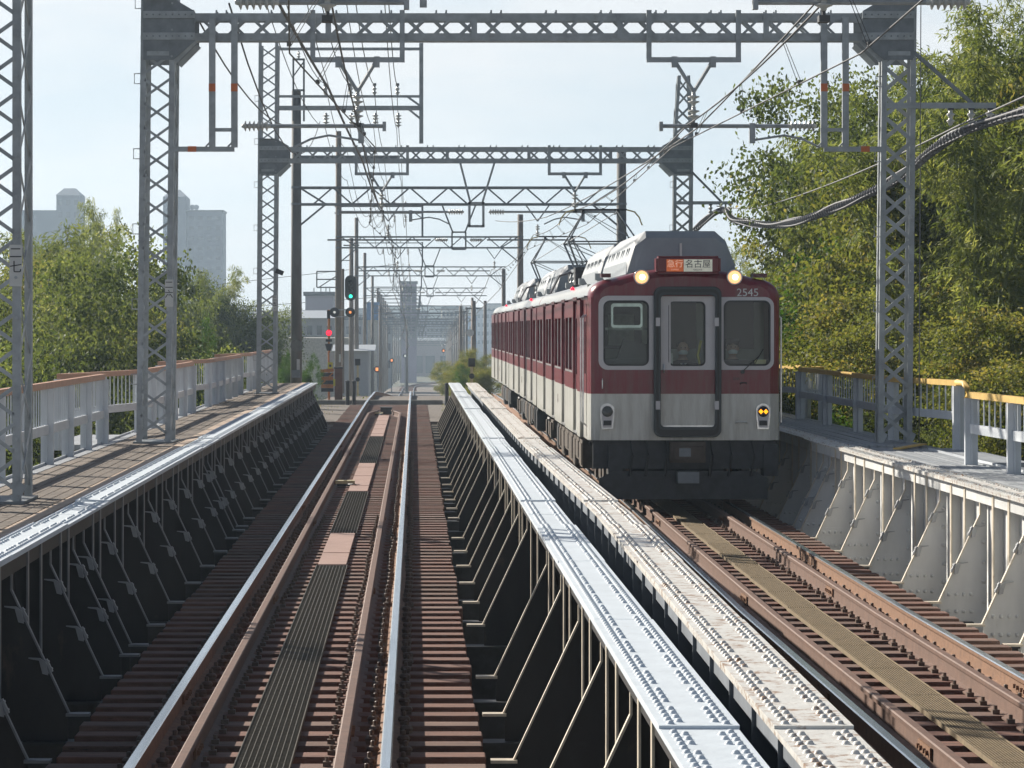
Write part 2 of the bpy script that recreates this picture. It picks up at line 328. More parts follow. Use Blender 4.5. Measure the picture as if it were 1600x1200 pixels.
def gusset_meshes(side, webm, edgem):
    # profile u: distance from flange edge towards the track; side = +1 track lies at +x
    s = side
    pl = MB().prism([(s*u, z) for u, z in [(-.14,.93),(-.075,.93),(-.075,.68),(.335,-.2),(.335,-.9),(-.14,-.9)]], -.007, .007)
    ed = MB().bar((s*-.07,0,.93),(s*-.07,0,.68),.05,.012,(1,0,0)).bar((s*-.068,0,.68),(s*.345,0,-.2),.055,.012,(1,0,0))
    ft = MB().cb((s*.41,0,-.21),(.17,.11,.02))
    cls = []
    for t in (.2,.62):
        cl = MB(); cls.append(cl)
        c = Vector((s*(-.068+.413*t), 0, .68-.88*t)); d = Vector((s*.413, 0, -.88)).normalized()
        cl.bar(c-d*.05, c+d*.05, .04, .045, (1,0,0)); cl.prism([(c.x+s*.01,c.z-.06),(c.x-s*.005,c.z+.03),(c.x-s*.045,c.z+.062),(c.x-s*.13,c.z+.066),(c.x-s*.13,c.z+.058),(c.x-s*.055,c.z+.045),(c.x-s*.03,c.z-.05)], -.045, -.030)
        cl.bar(c-d*.035, c-d*.022, .052, .055, (1,0,0)); cl.bar(c+d*.022, c+d*.035, .052, .055, (1,0,0))
    rv = MB()
    for k in range(7):
        u, z = -.03+.03*k*(k>3), .78-.16*k
        rv.lathe([(.008,-.028),(.020,-.018),(.023,-.008)], (s*(-.105), 0, .8-.2*k), 'y', 7)
    for k in range(4): rv.lathe([(.008,-.034),(.020,-.024),(.022,-.012)], (s*(.02+.075*k), 0, -.13), 'y', 6)
    for k in range(4): rv.lathe([(.008,-.034),(.020,-.024),(.022,-.012)], (s*(.02+.075*k), 0, -.30), 'y', 6)
    pad = MB().prism([(s*.0,-.07),(s*.27,-.07),(s*.29,-.09),(s*.29,-.17),(s*-.02,-.17),(s*-.02,-.09)], -.015, -.0071)
    return [('bracket_plate', pl.mesh('bracket_plate', webm)), ('bracket_edge', ed.mesh('bracket_edge', edgem)), ('bracket_foot', ft.mesh('bracket_foot', edgem)),
            ('cable_clamp', cls[0].mesh('cable_clamp', M['clampm'])), ('cable_clamp', cls[1].mesh('cable_clamp', M['clampm'])), ('rivets', rv.mesh('rivets', webm)), ('base_pad', pad.mesh('base_pad', webm))]
def girder(label, xl, xr, fx, side, top, webm, edgem, Z0, Z1, clamps=True, pairs=True, brackets=True, spans=SP, outer=None):
    # xl..xr flange edges, side +1: brackets on the +x side
    g = thing('plate_girder', label, 'bridge girder', ((xl+xr)/2, Z0, .97))
    xe = xr if side > 0 else xl; xw = (xl+xr)/2
    zs = [z for z in (9, 12, 20, 29, 37, 45, 70, 96.8) if Z0 < z < Z1]
    path = [(fx(z), z, 0) for z in [Z0]+zs+[Z1]]
    MB().sweep([(xw-.008,-.95),(xw+.008,-.95),(xw+.008,.93),(xw-.008,.93)], path).build('web', webm, g, True)
    MB().sweep([(xl+.02,-.98),(xr-.02,-.98),(xr-.02,-.951),(xl+.02,-.951)], path).build('bottom_flange', webm, g, True)
    MB().sweep([(xw-.10,.80),(xw-.085,.80),(xw-.085,.93),(xw-.10,.93)], path).sweep([(xw+.085,.80),(xw+.10,.80),(xw+.10,.93),(xw+.085,.93)], path).build('flange_angle', webm, g, True)
    # top flange plates, one per stretch, with cover plates of changing width
    bounds = [b for b in spans if Z0 < b < Z1]; edges = [Z0]+bounds+[Z1]
    rows = (.045,.085, xr-xl-.085, xr-xl-.045)
    for a, b in zip(edges, edges[1:]):
        sub = [a+.012]+[p for p in (a+(b-a)*.5,) if b-a > 8]+[b-.012]
        for p, q in zip(sub, sub[1:]):
            pp = [(fx(p),p+.006,0)]+[(fx(z),z,0) for z in (12,29,45) if p+.1 < z < q-.1]+[(fx(q),q-.006,0)]
            MB().sweep([(xl,.93),(xr,.93),(xr,.956),(xl,.956)], pp).build('flange_plate', top, g, True)
        L = b-a
        for p, q, wd in ((a+.12*L, a+.40*L, .006), (a+.40*L, a+.66*L, .0), (a+.66*L, a+.90*L, .006)):
            pp = [(fx(p),p+.012,0)]+[(fx(z),z,0) for z in (12,29,45) if p+.1 < z < q-.1]+[(fx(q),q-.012,0)]
            MB().sweep([(xl+.002-wd,.9565),(xr-.002+wd,.9565),(xr-.002+wd,.970),(xl+.002-wd,.970)], pp).build('cover_plate', top, g, True)
    mb = MB()
    for k, rx in enumerate(rows):
        z0 = Z0+.1+(.06 if k in (1,2) else 0)
        for a, b in zip(edges, edges[1:]):
            L = b-a
            for p, q, zz in ((a+.1, a+.12*L-.04, .956), (a+.12*L+.07, a+.90*L-.07, .970), (a+.9*L+.05, b-.08, .956)):
                pit = .125 if k in (0,3) else .145
                p0 = p+(.07 if k in (1,2) else 0)
                cnt = 0
                while p0 < q:
                    if not (k in (1,2) and cnt % 5 == 4): rivets(mb, xl+rx, zz, p0, p0+.01, 1, fx)
                    cnt += 1; p0 += pit if p0 < 60 else pit*1.6
    o = mb.build('rivets', top, g, True, smooth=True); o['kind'] = 'stuff'
    # vertical web stiffeners
    st = MB().box(-.007,.007,-.006,.006,-.94,.925).mesh('stiffener', edgem)
    stp = MB().box(0,.10,-.006,.006,-.94,.80).mesh('stiffener', webm)
    gm = gusset_meshes(side, webm, edgem); gz_ = []
    for s0, s1 in zip(SP, SP[1:]):
        n = 6; p = (s1-s0-4.6)/5
        gz_ += [s0+2.4+p*k for k in range(n)]
        if pairs: gz_ += [s0-.45, s0+.45]
    gz_ = [z for z in gz_+([8.2,10.3] if Z0 < 8 else []) if Z0 < z < Z1-.3]
    if brackets:
        for Zg in gz_:
            b = bpy.data.objects.new('bracket', gm[0][1]); C.objects.link(b); b.parent = g
            b.location = (xe+fx(Zg)-g.location.x, Zg-Z0, -.97)
            for nm, me in gm[1:]:
                if nm == 'cable_clamp' and not clamps: continue
                if nm in ('rivets','base_pad') and (Zg > 60 or webm is not M['paleweb']): continue
                q_ = put(nm, me, b)
                if nm == 'rivets': q_['kind'] = 'stuff'
    sw = MB().box(xw, xe-side*.07, -.006, .006, -.94, .925) if side > 0 else MB().box(xe+.07, xw, -.006, .006, -.94, .925)
    sw = MB().box(min(0, side*.105), max(0, side*.105), -.006, .006, -.94, .925)
    edge = MB().box(side*.105-.006, side*.105+.006, -.045, .045, -.94, .925)
    swm = sw.mesh('stiffener', webm); em = edge.mesh('stiffener_edge', edgem)
    allz = sorted(gz_); cand = []
    for a, b in zip(allz, allz[1:]):
        if b-a > 1.2: cand += [a+(b-a)*.33, a+(b-a)*.67]
    for Zs in cand:
        s_ = put('stiffener', swm, g, (xw+fx(Zs)-g.location.x, Zs-Z0, -.97)); put('stiffener_edge', em, s_)
    # the side without brackets: plain stiffeners
    sw2 = MB().box(min(0, -side*.11), max(0, -side*.11), -.006, .006, -.94, .925).mesh('outer_stiffener', outer or webm)
    Zs = Z0+.8
    while Zs < min(Z1, 75):
        put('outer_stiffener', sw2, g, (xw+fx(Zs)-g.location.x-side*.01, Zs-Z0, -.97)); Zs += 1.15
    return g
zero = lambda Z: 0
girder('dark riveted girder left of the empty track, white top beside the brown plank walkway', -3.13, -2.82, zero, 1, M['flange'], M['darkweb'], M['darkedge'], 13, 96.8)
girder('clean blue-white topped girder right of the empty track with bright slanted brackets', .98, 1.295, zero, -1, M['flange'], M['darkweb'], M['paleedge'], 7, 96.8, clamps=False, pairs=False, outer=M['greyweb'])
girder('rust-stained white topped riveted girder on the left of the train and its track', 0, .31, gx_c, 1, M['flange_rust'], M['greyweb'], M['paleedge'], 7, 96.8, clamps=False)
girder('pale grey riveted girder right of the train with clamped slanted brackets facing the track', 5.63, 5.95, zero, -1, M['flange_rust'], M['paleweb'], M['paleedge'], 18, 96.8)
# pale lining of the rust-stained girder's outer web is its own paint

# ---------------- tracks ----------------
RP = [(-.07,-.174),(.07,-.174),(.07,-.163),(.012,-.145),(.009,-.052),(.033,-.038),(.035,-.008),(.026,0),(-.026,0),(-.035,-.008),(-.033,-.038),(-.009,-.052),(-.012,-.145),(-.07,-.163)]
RM = [1,1,1,1,1,1,0,0,0,1,1,1,1,1]
def tc_l(Z): return -.92
def tc_r(Z): return lerp(Z, [(30,3.72),(47,3.84),(70,3.93),(1000,3.93)])
tie_me = {}
random.seed(7)
for k in range(6):
    w_ = 2.74+random.uniform(-.02,.02); mbt = MB().box(-w_/2, w_/2, -.125, .125, -.19, 0)
    tie_me[k] = mbt.mesh('sleeper', M[('tie','tie2','tie3','tie','tie2','tie')[k]])
    bm = bmesh.new(); bm.from_mesh(tie_me[k]); bmesh.ops.bevel(bm, geom=bm.edges[:], offset=.008, segments=1, affect='EDGES'); bm.to_mesh(tie_me[k]); bm.free()
cm = MB().box(-.03,.03,-.045,.045,0,.022).lathe([(.040,.02),(.046,.034),(.036,.05),(.02,.056)], (0,0,0), 'z', 9).lathe([(.016,.05),(.016,.085),(.01,.09)], (0,0,0), 'z', 6)
clip_me = cm.mesh('rail_clip', M['clip'])
gc = MB().box(-.025,.025,-.03,.03,0,.03).lathe([(.014,.03),(.014,.06)], (0,0,0), 'z', 6).mesh('guard_clip', M['clip'])
fp = MB().box(-.055,.055,-.014,.014,-.13,-.045).lathe([(.014,-.02),(.014,-.028)], (-.03,0,-.09), 'y', 6)
fishp = MB()
for q in (-.022,.022):
    fishp.box(q-.008,q+.008,-.28,.28,-.125,-.05)
    for b_ in (-.2,-.08,.08,.2): fishp.lathe([(.018,-.02 if q<0 else 0),(.018,0 if q<0 else .02)], (q*1.35,b_,-.088), 'x', 6)
fish_me = fishp.mesh('joint_bar', M['railside'])
def track(label, xc, Z0, Z1, plates, gr, gx0, gx1, Zr1, lastguard, gmat, tie0, tie1):
    t = thing('railway_track', label, 'railway track', (xc(Z0), Z0, -.17))
    zs = [Z0]+[z for z in (22,30,36,42,47,55,62,70,80,90,105,118,125,132,140,150,160,170,185,200,230,260,290,320,350,385,420,460,500,540,580,620,660,700) if Z0 < z < Zr1]+[Zr1]
    for s in (-.75,.75):
        MB().sweep(RP, [(xc(z)+s+bend(z), z, railz(z)) for z in zs], mi=1, mis=RM).build('rail', [M['railtop'], M['railside']], t, True)
        for Zj in (24.0, 49.2, 74.5): put('joint_bar', fish_me, t, (xc(Zj)+s-t.location.x, Zj-Z0+(.4 if s > 0 else 0), .17))
    for s in (-.475,.475):
        zz = [z for z in zs if z < lastguard]+[lastguard]
        MB().sweep(RP, [(xc(z)+s, z, -.015) for z in zz]+[(xc(lastguard)+s*.45, lastguard+3.2, -.015)], mi=0).build('guard_rail', M['guard'], t, True)
        for Zj in (21.5+s, 33.2+s, 46.0+s, 58+s, 71+s, 84+s): put('joint_bar', fish_me, t, (xc(Zj)+s-t.location.x, Zj-Z0, .155), scale=(1.0,.9,1))
    n = 0; Z = tie0; m2 = MB()
    while Z < tie1:
        jit = random.uniform(-.015,.015)
        o = put('sleeper', tie_me[random.choice((0,0,1,2,3,4,5))], t, (xc(Z)+random.uniform(-.015,.015)-t.location.x, Z+jit-Z0, 0), (0,0,random.uniform(-.009,.009)))
        if Z < 72:
            for s in (-.75,.75):
                for q in (-.105,.105):
                    put('rail_clip', clip_me, o, (s+q, random.uniform(-.01,.01), 0), (0,0,random.uniform(-.3,.3)))
            if Z < 48: put('guard_clip', gc, o, (.475-.095, 0, 0)); put('guard_clip', gc, o, (-.475+.095, 0, 0))
        n += 1; Z += .56
    # centre walking strip: open grating panels and brown boards
    Z = Z0; 
    def pan(a, b):
        g = MB(); x0, x1 = xc(a)+gx0, xc(a)+gx1; nb = 10 if gmat is M['grate'] else 14
        step = .06 if gmat is M['grate'] else .045
        for k in range(nb):
            x = x0+(x1-x0)*k/(nb-1); g.box(x-.0025, x+.0025, a+.01, b-.01, -.168+.005, -.135)
        y = a+.02
        while y < b-.01: g.box(x0, x1, y-.004, y+.004, -.150, -.138); y += step if a < 40 else .12
        g.box(x0-.006, x0, a, b, -.165, -.130).box(x1, x1+.006, a, b, -.165, -.130)
        g.build('grating_panel', gmat, t, True)
    for a, b, kind in gr:
        n_ = max(1, round((b-a)/1.9)); L = (b-a)/n_
        for k in range(n_):
            if kind == 'g': pan(a+k*L, a+(k+1)*L)
            else:
                MB().box(xc(a)+gx0+.01, xc(a)+gx1-.01, a+k*L+.012, a+(k+1)*L-.012, -.166, -.128+.004*(k%2)).build('walking_board', M['plate'], t, True)
    # stringers under the sleepers
    for s in (-.75,.75):
        MB().sweep([(xc(50)+s-.012,-.95),(xc(50)+s+.012,-.95),(xc(50)+s+.012,-.40),(xc(50)+s-.012,-.40)], [(0,Z0,0),(0,96.4,0)]).sweep([(xc(50)+s-.12,-.395),(xc(50)+s+.12,-.395),(xc(50)+s+.12,-.365),(xc(50)+s-.12,-.365)], [(0,Z0,0),(0,96.4,0)]).build('stringer', M['dark'], t, True)
    return t
lt = track('empty left railway track with polished rails and dark grating down its middle', tc_l, 13, 96.8, None,
      [(13,37.8,'g'),(37.8,43.6,'b'),(43.6,54.8,'g'),(54.8,66,'b'),(66,82.5,'g'),(82.5,102,'b')], -.19, .15, 690, 101, M['grate'], 14, 118)
rt = track('right railway track under the oncoming train with rusty rails and tan grating', tc_r, 13, 96.8, None,
      [(13,97,'g')], -.13, .14, 690, 97, M['grate_y'], 14, 118)
# far sleepers of the curving line
mb = MB(); Z = 440
while Z < 680:
    for xc in (-.92, 3.93): mb.box(xc+bend(Z)-1.2, xc+bend(Z)+1.2, Z-.12, Z+.12, railz(Z)-.25, railz(Z)-.17)
    Z += 1.3
o = mb.build('distant_sleepers', M['tie'], lt, True); o['kind'] = 'stuff'
# floor beams between girders
fb = MB().box(-1.9,1.9,-.012,.012,-.9,-.42).box(-1.9,1.9,-.12,.12,-.419,-.40)
fbm = fb.mesh('floor_beam', M['dark'])
for t, xc in ((lt, tc_l), (rt, tc_r)):
    for s0, s1 in zip(SP, SP[1:]):
        for k in range(6):
            Zg = s0+2.4+(s1-s0-4.6)/5*k
            if Zg > 13.5: put('floor_beam', fbm, t, (xc(20)-t.location.x, Zg-13, .17))
# beacons on the left track
def beacon(label, x, Z, w_):
    t = thing('track_beacon', label, 'beacon', (x, Z, -.13))
    MB().box(-w_/2, w_/2, -.13, .13, .02, .075).build('casing', M['beacon'], t)
    MB().box(-w_/2+.03, w_/2-.03, -.10, .10, -.02, .02).build('bracket', M['dark'], t)
    MB().lathe([(.03,0),(.03,.012)], (0,0,.075), 'z', 8).build('cap', M['dark'], t)
    MB().tube([(w_/2-.12,-.1,.03),(w_/2-.1,-.3,.02),(w_/2-.02,-.42,.03),(w_/2+.02,-.3,.02)], .012, 6).build('cable', M['black'], t)
beacon('cream yellow track beacon lying beside the brown boards midway along the left track', -1.19, 57, .33)
beacon('small cream beacon at the far end of the left track boards', -1.14, 103, .32)
t = thing('junction_box', 'dark box between the guard rails where the left track meets the bank', 'box', (-.9, 105.2, -.17))
MB().box(-.18,.18,-.3,.3,.0,.2).build('casing', M['dark'], t); MB().box(-.20,.20,-.32,.32,.2,.22).build('lid', M['dark'], t)

# ---------------- walkways and railings ----------------
def walkway(label, xs_, Z0, Z1, m, L):
    t = thing('walkway', label, 'walkway', (xs_[0], Z0, .93)); random.seed(3)
    for a, b, mm, dz in xs_:
        pass
    return t
def planks(t, x0, x1, n, Z0, Z1, L, m, z, gap=.012):
    w_ = (x1-x0)/n; random.seed(int(Z0*7+n))
    Zc = Z0; row = 0
    while Zc < Z1:
        Ze = min(Z1, Zc+L)
        for k in range(n):
            dz = random.uniform(-.004,.004); 
            MB().box(x0+k*w_+gap/2, x0+(k+1)*w_-gap/2, Zc+.006, Ze-.006, z-.035+dz, z+dz).build('plank', m, t, True)
        Zc = Ze
t = thing('walkway', 'brown weathered plank walkway outside the left girder with lattice masts on it', 'walkway', (-3.7, 14, .93))
planks(t, -4.18, -3.30, 7, 14, 97, 4.36, M['board'], .945)
planks(t, -3.29, -3.15, 1, 14, 97, 8.7, M['tan'], .955)
planks(t, -4.34, -4.19, 1, 14, 97, 8.7, M['board_g'], .950)
MB().box(-4.36, -4.344, 14, 97, .80, .975).box(-4.34,-3.14,14,97,.86,.90).build('edge_beam', M['fence'], t, True)
for Zc in (46.3, 63.2, 80.3): MB().box(-5.1, -4.365, Zc+.05, Zc+4.4, .86, .93).build('refuge_floor', M['board_g'], t, True)
t = thing('walkway', 'pale grey slatted walkway outside the right girder below the yellow railing', 'walkway', (6.3, 24, .9))
planks(t, 5.98, 6.84, 9, 24, 45.2, 5.3, M['board_g'], .93, .02)
planks(t, 5.98, 7.0, 9, 45.4, 97, 6.45, M['board_g'], .95, .02)
MB().box(6.85, 6.87, 24, 44.4, .78, .955).build('edge_beam', M['fence'], t, True)
MB().box(5.99, 7.3, 24, 97, .84, .885).build('deck_frame', M['galv_d'], t, True)
MB().box(6.86, 7.45, 40.2, 45.0, .84, .93).build('refuge_floor', M['board_g'], t, True)
MB().bar((6.4,44.2,.952),(6.95,45.5,.97),.10,.02).build('ramp_edge', M['fence_y'], t, True)
def railing(label, path, topm, h=.98, zb=.93, post=2.3, bal=.24, cat='railing', hang=False):
    t = thing('railing', label, cat, (path[0][0], path[0][1], zb), group=None)
    bme = MB().box(-.008,.008,-.008,.008,.44,h-.05).mesh('baluster', M['fence'])
    bars = 0
    for (xa, ya), (xb, yb_) in zip(path, path[1:]):
        a = Vector((xa, ya, 0)); b = Vector((xb, yb_, 0)); L = (b-a).length; d = (b-a)/L; ang = math.atan2(d.y, d.x)
        MB().bar((xa, ya, zb+h-.03), (xb, yb_, zb+h-.03), .075, .075).build('top_rail', topm, t, True)
        MB().bar((xa, ya, zb+.43), (xb, yb_, zb+.43), .05, .11).build('middle_rail', M['fence'], t, True)
        n = max(1, round(L/post))
        for k in range(n+1):
            p = a+d*(L*k/n)
            if k == n and (xb, yb_) != path[-1]: continue
            MB().box(-.035,.035,-.075,.075,-.08,h-.068).box(-.075,.075,-.006,.006,-.08,h-.068).build('post', M['fence'], t, loc=(p.x-xa*0-t.location.x, p.y-t.location.y, 0)).rotation_euler = (0,0,ang)
        if path[0][1] < 70:
            q = bal
            while q < L-.05 and bars < 290:
                p = a+d*q; put('baluster', bme, t, (p.x-t.location.x, p.y-t.location.y, 0)); q += bal; bars += 1
        else:
            q = bal; mbb = MB()
            while q < L-.05:
                p = a+d*q; mbb.box(p.x-.008,p.x+.008,p.y-.008,p.y+.008,zb+.44,zb+h-.05); q += bal
            if mbb.v: mbb.build('balusters', M['fence'], t, True)['kind'] = 'stuff'
    return t
railing('nearest pale grey railing with faded orange top on the left walkway', [(-4.33,16),(-4.33,46.2)], M['fence_o'])
railing('orange-topped pale railing around the first refuge behind the second lattice mast', [(-4.33,46.3),(-4.95,46.35),(-4.22,51),(-4.22,63.1)], M['fence_o'], post=2.4)
railing('orange-topped pale railing around the middle refuge of the left walkway', [(-4.24,63.2),(-4.85,63.25),(-4.22,68),(-4.20,80.1)], M['fence_o'], post=2.4)
railing('farthest orange-topped pale railing on the left walkway beside the third lattice mast', [(-4.22,80.3),(-4.8,80.35),(-4.22,85),(-4.20,97)], M['fence_o'], post=2.4)
railing('near yellow-topped railing panel at the right edge with closely spaced balusters', [(6.9,26),(6.72,34.5),(6.62,39.6)], M['fence_y'], h=.86, post=3.1, bal=.33)
railing('yellow-topped blue-grey railing behind the right lattice mast with a bent end', [(7.27,44.5),(6.86,47.7),(6.84,59)], M['fence_y'], h=.90, zb=.95, post=3.7, bal=.3)
railing('yellow-topped railing on the right walkway mostly hidden by the train', [(6.84,59.1),(7.3,59.6),(7.3,62),(6.84,65),(6.84,96)], M['fence_y'], h=.90, zb=.95)
t = thing('hand_rail', 'bent yellow hand rail end hooking down between two railing panels on the right', 'hand rail', (7.27, 44.4, 1.8))
MB().tube([(7.25,44.5,1.83),(7.28,44.1,1.82),(7.29,43.9,1.76),(7.27,43.85,1.62)], .04, 8).build('bent_tube', M['fence_y'], t, True, smooth=True)
# ---------------- insulators ----------------
def insul_mesh(n=6, r=.075, L=.42, name='insulator'):
    p = [(.02,0),(.03,.02)]; st = (L-.06)/n
    for k in range(n):
        h = .03+k*st; p += [(.03,h),(r,h+st*.35),(r*.92,h+st*.5),(.03,h+st*.62)]
    return MB().lathe(p+[(.03,L-.02),(.02,L)], (0,0,0), 'z', 12).mesh(name, M['insul'], True)
INS = insul_mesh(); INS_S = insul_mesh(2, .085, .20); INS_P = insul_mesh(2, .06, .24)
# ---------------- lattice portals ----------------
def xbrace(w_, h, t_=.012, b_=.036):
    return MB().bar((-w_/2,-.01,0),(w_/2,-.01,h),b_,t_,(0,1,0)).bar((-w_/2,.012,h),(w_/2,.012,0),b_,t_,(0,1,0))
XW, XD, XH = .40, .90, .335
xf = xbrace(XW-.05, .25).mesh('lattice_brace', M['galv']); xs_m = xbrace(1.0, .58).mesh('lattice_brace', M['galv'])
xb = xbrace(.25, .24, b_=.034).mesh('lattice_brace', M['galv'])
x1 = MB().bar((-.175,0,0),(.175,0,.30),.055,.012,(0,1,0)).mesh('lattice_brace', M['galv'])
plate_bolt = MB().lathe([(.016,-.03),(.016,-.012),(.01,-.006)], (0,0,0), 'y', 6).mesh('bolt', M['galv'])
def mast(t, x0, Z, zb, zt, lean, plate=None, name='mast', taper_from=None, XD=.95):
    # x0 = left edge at the top; lean = metres moved to the left at the base
    m = thing(name, None, None, (x0+XW/2, Z, zb)); m.parent = t; m.location = (x0+XW/2-t.location.x, Z-t.location.y, zb-t.location.z)
    sh = lambda z: -lean*(1-(z-zb)/(6.6-zb))
    H = zt-zb
    def tp(z): return 1 if not taper_from or z < taper_from else 1-.45*(z-taper_from)/(zt-taper_from)
    for sx in (-1,1):
        for dy in (0, XD):
            mb = MB(); pts = [zb, taper_from or zt]+([zt] if taper_from else [])
            for a, b in zip(pts, pts[1:]):
                xa, xb_ = sh(a)+sx*XW/2*tp(a), sh(b)+sx*XW/2*tp(b)
                ya = 0 if dy == 0 else XD
                mb.bar((xa, ya, a-zb), (xb_, ya, b-zb), .075, .012, (0,1,0)); mb.bar((xa+sx*.033*1, ya+(.03 if dy == 0 else -.03), a-zb), (xb_+sx*.033, ya+(.03 if dy == 0 else -.03), b-zb), .012, .075, (0,1,0))
            mb.build('corner_post', M['galv'], m)
    k = 0; z = .12
    if XD < .5:
        while z+.34 < H:
            zz = zb+z; s = tp(zz)*(1 if k % 2 else -1); put('lattice_brace', x1, m, (sh(zz), -.012, z), scale=(s,1,1)); put('lattice_brace', x1, m, (sh(zz), XD+.01, z), scale=(-s,1,1)); z += .345; k += 1
    while z+XH < H and XD >= .5:
        zz = zb+z; s = tp(zz)
        put('lattice_brace', xf, m, (sh(zz), -.012, z), scale=(s,1,1)); XD < .5 and put('lattice_brace', xf, m, (sh(zz), XD+.01, z), scale=(s,1,1)); z += XH; k += 1
    z = .12
    while z+.62 < H:
        zz = zb+z
        for sx in (-1,1): put('lattice_brace', xs_m, m, (sh(zz)+sx*(XW/2+.02)*tp(zz), XD/2, z), (0,0,R(90)), scale=((XD-.05)/1.0, 1, 1))
        z += .62
    for z in [.2+.37*j for j in range(int(H/.37))]:
        put('bolt', plate_bolt, m, (sh(zb+z)+XW/2, -.02, z))
    mb = MB(); z = .8
    while z < H-1:
        xx = sh(zb+z)-XW/2-.03; mb.tube([(xx,0,z),(xx-.09,0,z+.0),(xx-.09,0,z+.14),(xx,0,z+.14)], .009, 5); z += 1.05
    mb.build('climbing_steps', M['galv'], m)['kind'] = 'stuff'
    MB().box(sh(zb)-.28, sh(zb)+.28, -.1, XD+.1, -.06, .0).build('base_plate', M['galv_d'], m)
    MB().bar((sh(zb)+.18,-.02,.0),(sh(zb)+.26,-.02,.16),.012,.08).build('base_gusset', M['galv'], m); MB().bar((sh(zb)-.22,-.02,.0),(sh(zb)-.14,-.02,.16),.012,.08).build('base_gusset', M['galv'], m)
    if plate:
        pz = plate[1]; o = MB().box(sh(pz)+XW/2-.06, sh(pz)+XW/2+.055, -.035, -.02, pz-zb-.19, pz-zb+.19).build('number_plate', M['whitep'], m)
        for i, ch in enumerate(plate[0]): put('character', text_mesh(ch, .12, .002, 'character', M['text_d']), o, (sh(pz)+XW/2-.003, -.038, pz-zb+.11-.13*i-(.06 if i == 2 else 0)))
    return m
def beam(t, xl, xr, Z, z0=6.63, z1=6.91):
    b = thing('beam', None, None); b.parent = t; b.location = (-t.location.x, Z-t.location.y, -t.location.z)
    D = .26
    for dy in (.12, .12+D):
        for zz in (z0, z1): MB().box(xl, xr, dy-.012 if dy < .3 else dy, dy if dy < .3 else dy+.012, zz-.055, zz+.055).box(xl, xr, dy if dy < .3 else dy-.08, dy+.08 if dy < .3 else dy, zz-.006+(.05 if zz == z1 else -.05), zz+.006+(.05 if zz == z1 else -.05)).build('chord', M['galv'], b)
        x = xl+.25
        while x < xr-.15: put('lattice_brace', xb, b, (x, dy, z0+.02)); x += .36
        x = xl+.4; mb = MB()
        while x < xr:
            for q in (-.07,.07): mb.lathe([(.014,0),(.014,.05)], (x+q, dy+.02, z1+.05), 'z', 5)
            x += .77
        mb.build('bolts', M['galv'], b)['kind'] = 'stuff'
    mb = MB(); x = xl
    while x < xr-.4: mb.bar((x,.13,z0-.01),(x+.5,.37,z0-.01),.04,.01).bar((x+.5,.37,z0-.012),(x+1,.13,z0-.012),.04,.01); x += 1
    mb.build('bottom_lacing', M['galv'], b)
    mb = MB(); x = xl
    while x < xr-.4: mb.bar((x,.13,z1+.01),(x+.5,.37,z1+.01),.04,.01).bar((x+.5,.37,z1+.012),(x+1,.13,z1+.012),.04,.01); x += 1
    mb.build('top_lacing', M['galv'], b)
    x = xl+1.9
    for k in range(4):
        MB().box(x-.04, x+.04, .09, .105, z0-.03, z1+.03).build('batten_plate', M['galv'], b); x += (xr-xl)/4.6
    return b
def gusset(t, x0, s, Z):     # s=+1 for the left mast (frame to its right)
    W = .72; g = thing('corner_gusset', None, None); g.parent = t; g.location = (x0-t.location.x, Z-t.location.y, -t.location.z)
    poly = [(0,6.30),(s*.42,6.30),(s*(W),6.56),(s*W,6.98),(s*.45,7.14),(0,7.14)]
    for y in (-.03, XD+.02): MB().prism(poly, y-.006, y+.006).build('side_plate', M['galv_d'], g)
    for zz in (6.63, 6.93): MB().box(min(0,s*W), max(0,s*W), -.055, -.037, zz-.05, zz+.05).build('cover_strip', M['galv'], g)
    MB().box(min(s*.05,s*.36), max(s*.05,s*.36), -.045, -.037, 6.36, 6.42).bar((s*.44,.02,6.29),(s*W,.02,6.57),.08,.02,(0,1,0)).bar((s*.44,XD-.02,6.29),(s*W,XD-.02,6.57),.08,.02,(0,1,0)).build('stiffener', M['galv'], g)
    mb = MB()
    for zz in (6.63,6.93):
        for k in range(8): mb.lathe([(.013,-.07),(.013,-.055)], (s*(.05+.09*k), 0, zz), 'y', 6)
    for k in range(9): mb.lathe([(.012,-.05),(.012,-.037)], (s*.03, 0, 6.32+.105*k), 'y', 6)
    for k in range(10): mb.lathe([(.012,-.035),(.012,.0)], (-s*.0, .05, 6.3+.1*k), 'x', 6)
    mb.build('bolts', M['galv_d'], g)['kind'] = 'stuff'
    MB().box(min(0,s*.40), max(0,s*.40), -.10, XD+.1, 7.145, 7.16).build('cap_plate', M['galv_d'], g)
def hanger_v(t, xc, Z, w_=1.25, zt=6.6):     # trapeze under the beam with a V and insulators
    h = thing('wire_support', None, None); h.parent = t; h.location = (xc-t.location.x, Z-t.location.y, -t.location.z)
    for sx in (-1,1): MB().box(sx*w_/2-.035, sx*w_/2+.035, -.0, .06, 6.33, 7.0).build('hanger_bar', M['galv'], h)
    MB().box(-w_/2-.035, w_/2+.035, -.01, .055, 6.27, 6.34).build('cross_bar', M['galv'], h)
    v = MB().tube([(-.27,.02,6.30),(.0,.02,5.86)], .028, 7).tube([(.27,.02,6.30),(.0,.02,5.86)], .028, 7).box(-.31,-.23,-.02,.07,6.2,6.35).box(.23,.31,-.02,.07,6.2,6.35).build('v_arm', M['galv'], h)
    put('insulator', INS_S, h, (0,.02,5.66)); put('insulator', INS_S, h, (0,.02,5.46))
    MB().tube([(0,.02,5.5),(.0,.02,5.38)], .02, 6).box(-.05,.05,-.06,.10,5.36,5.42).build('clamp', M['wire'], h)
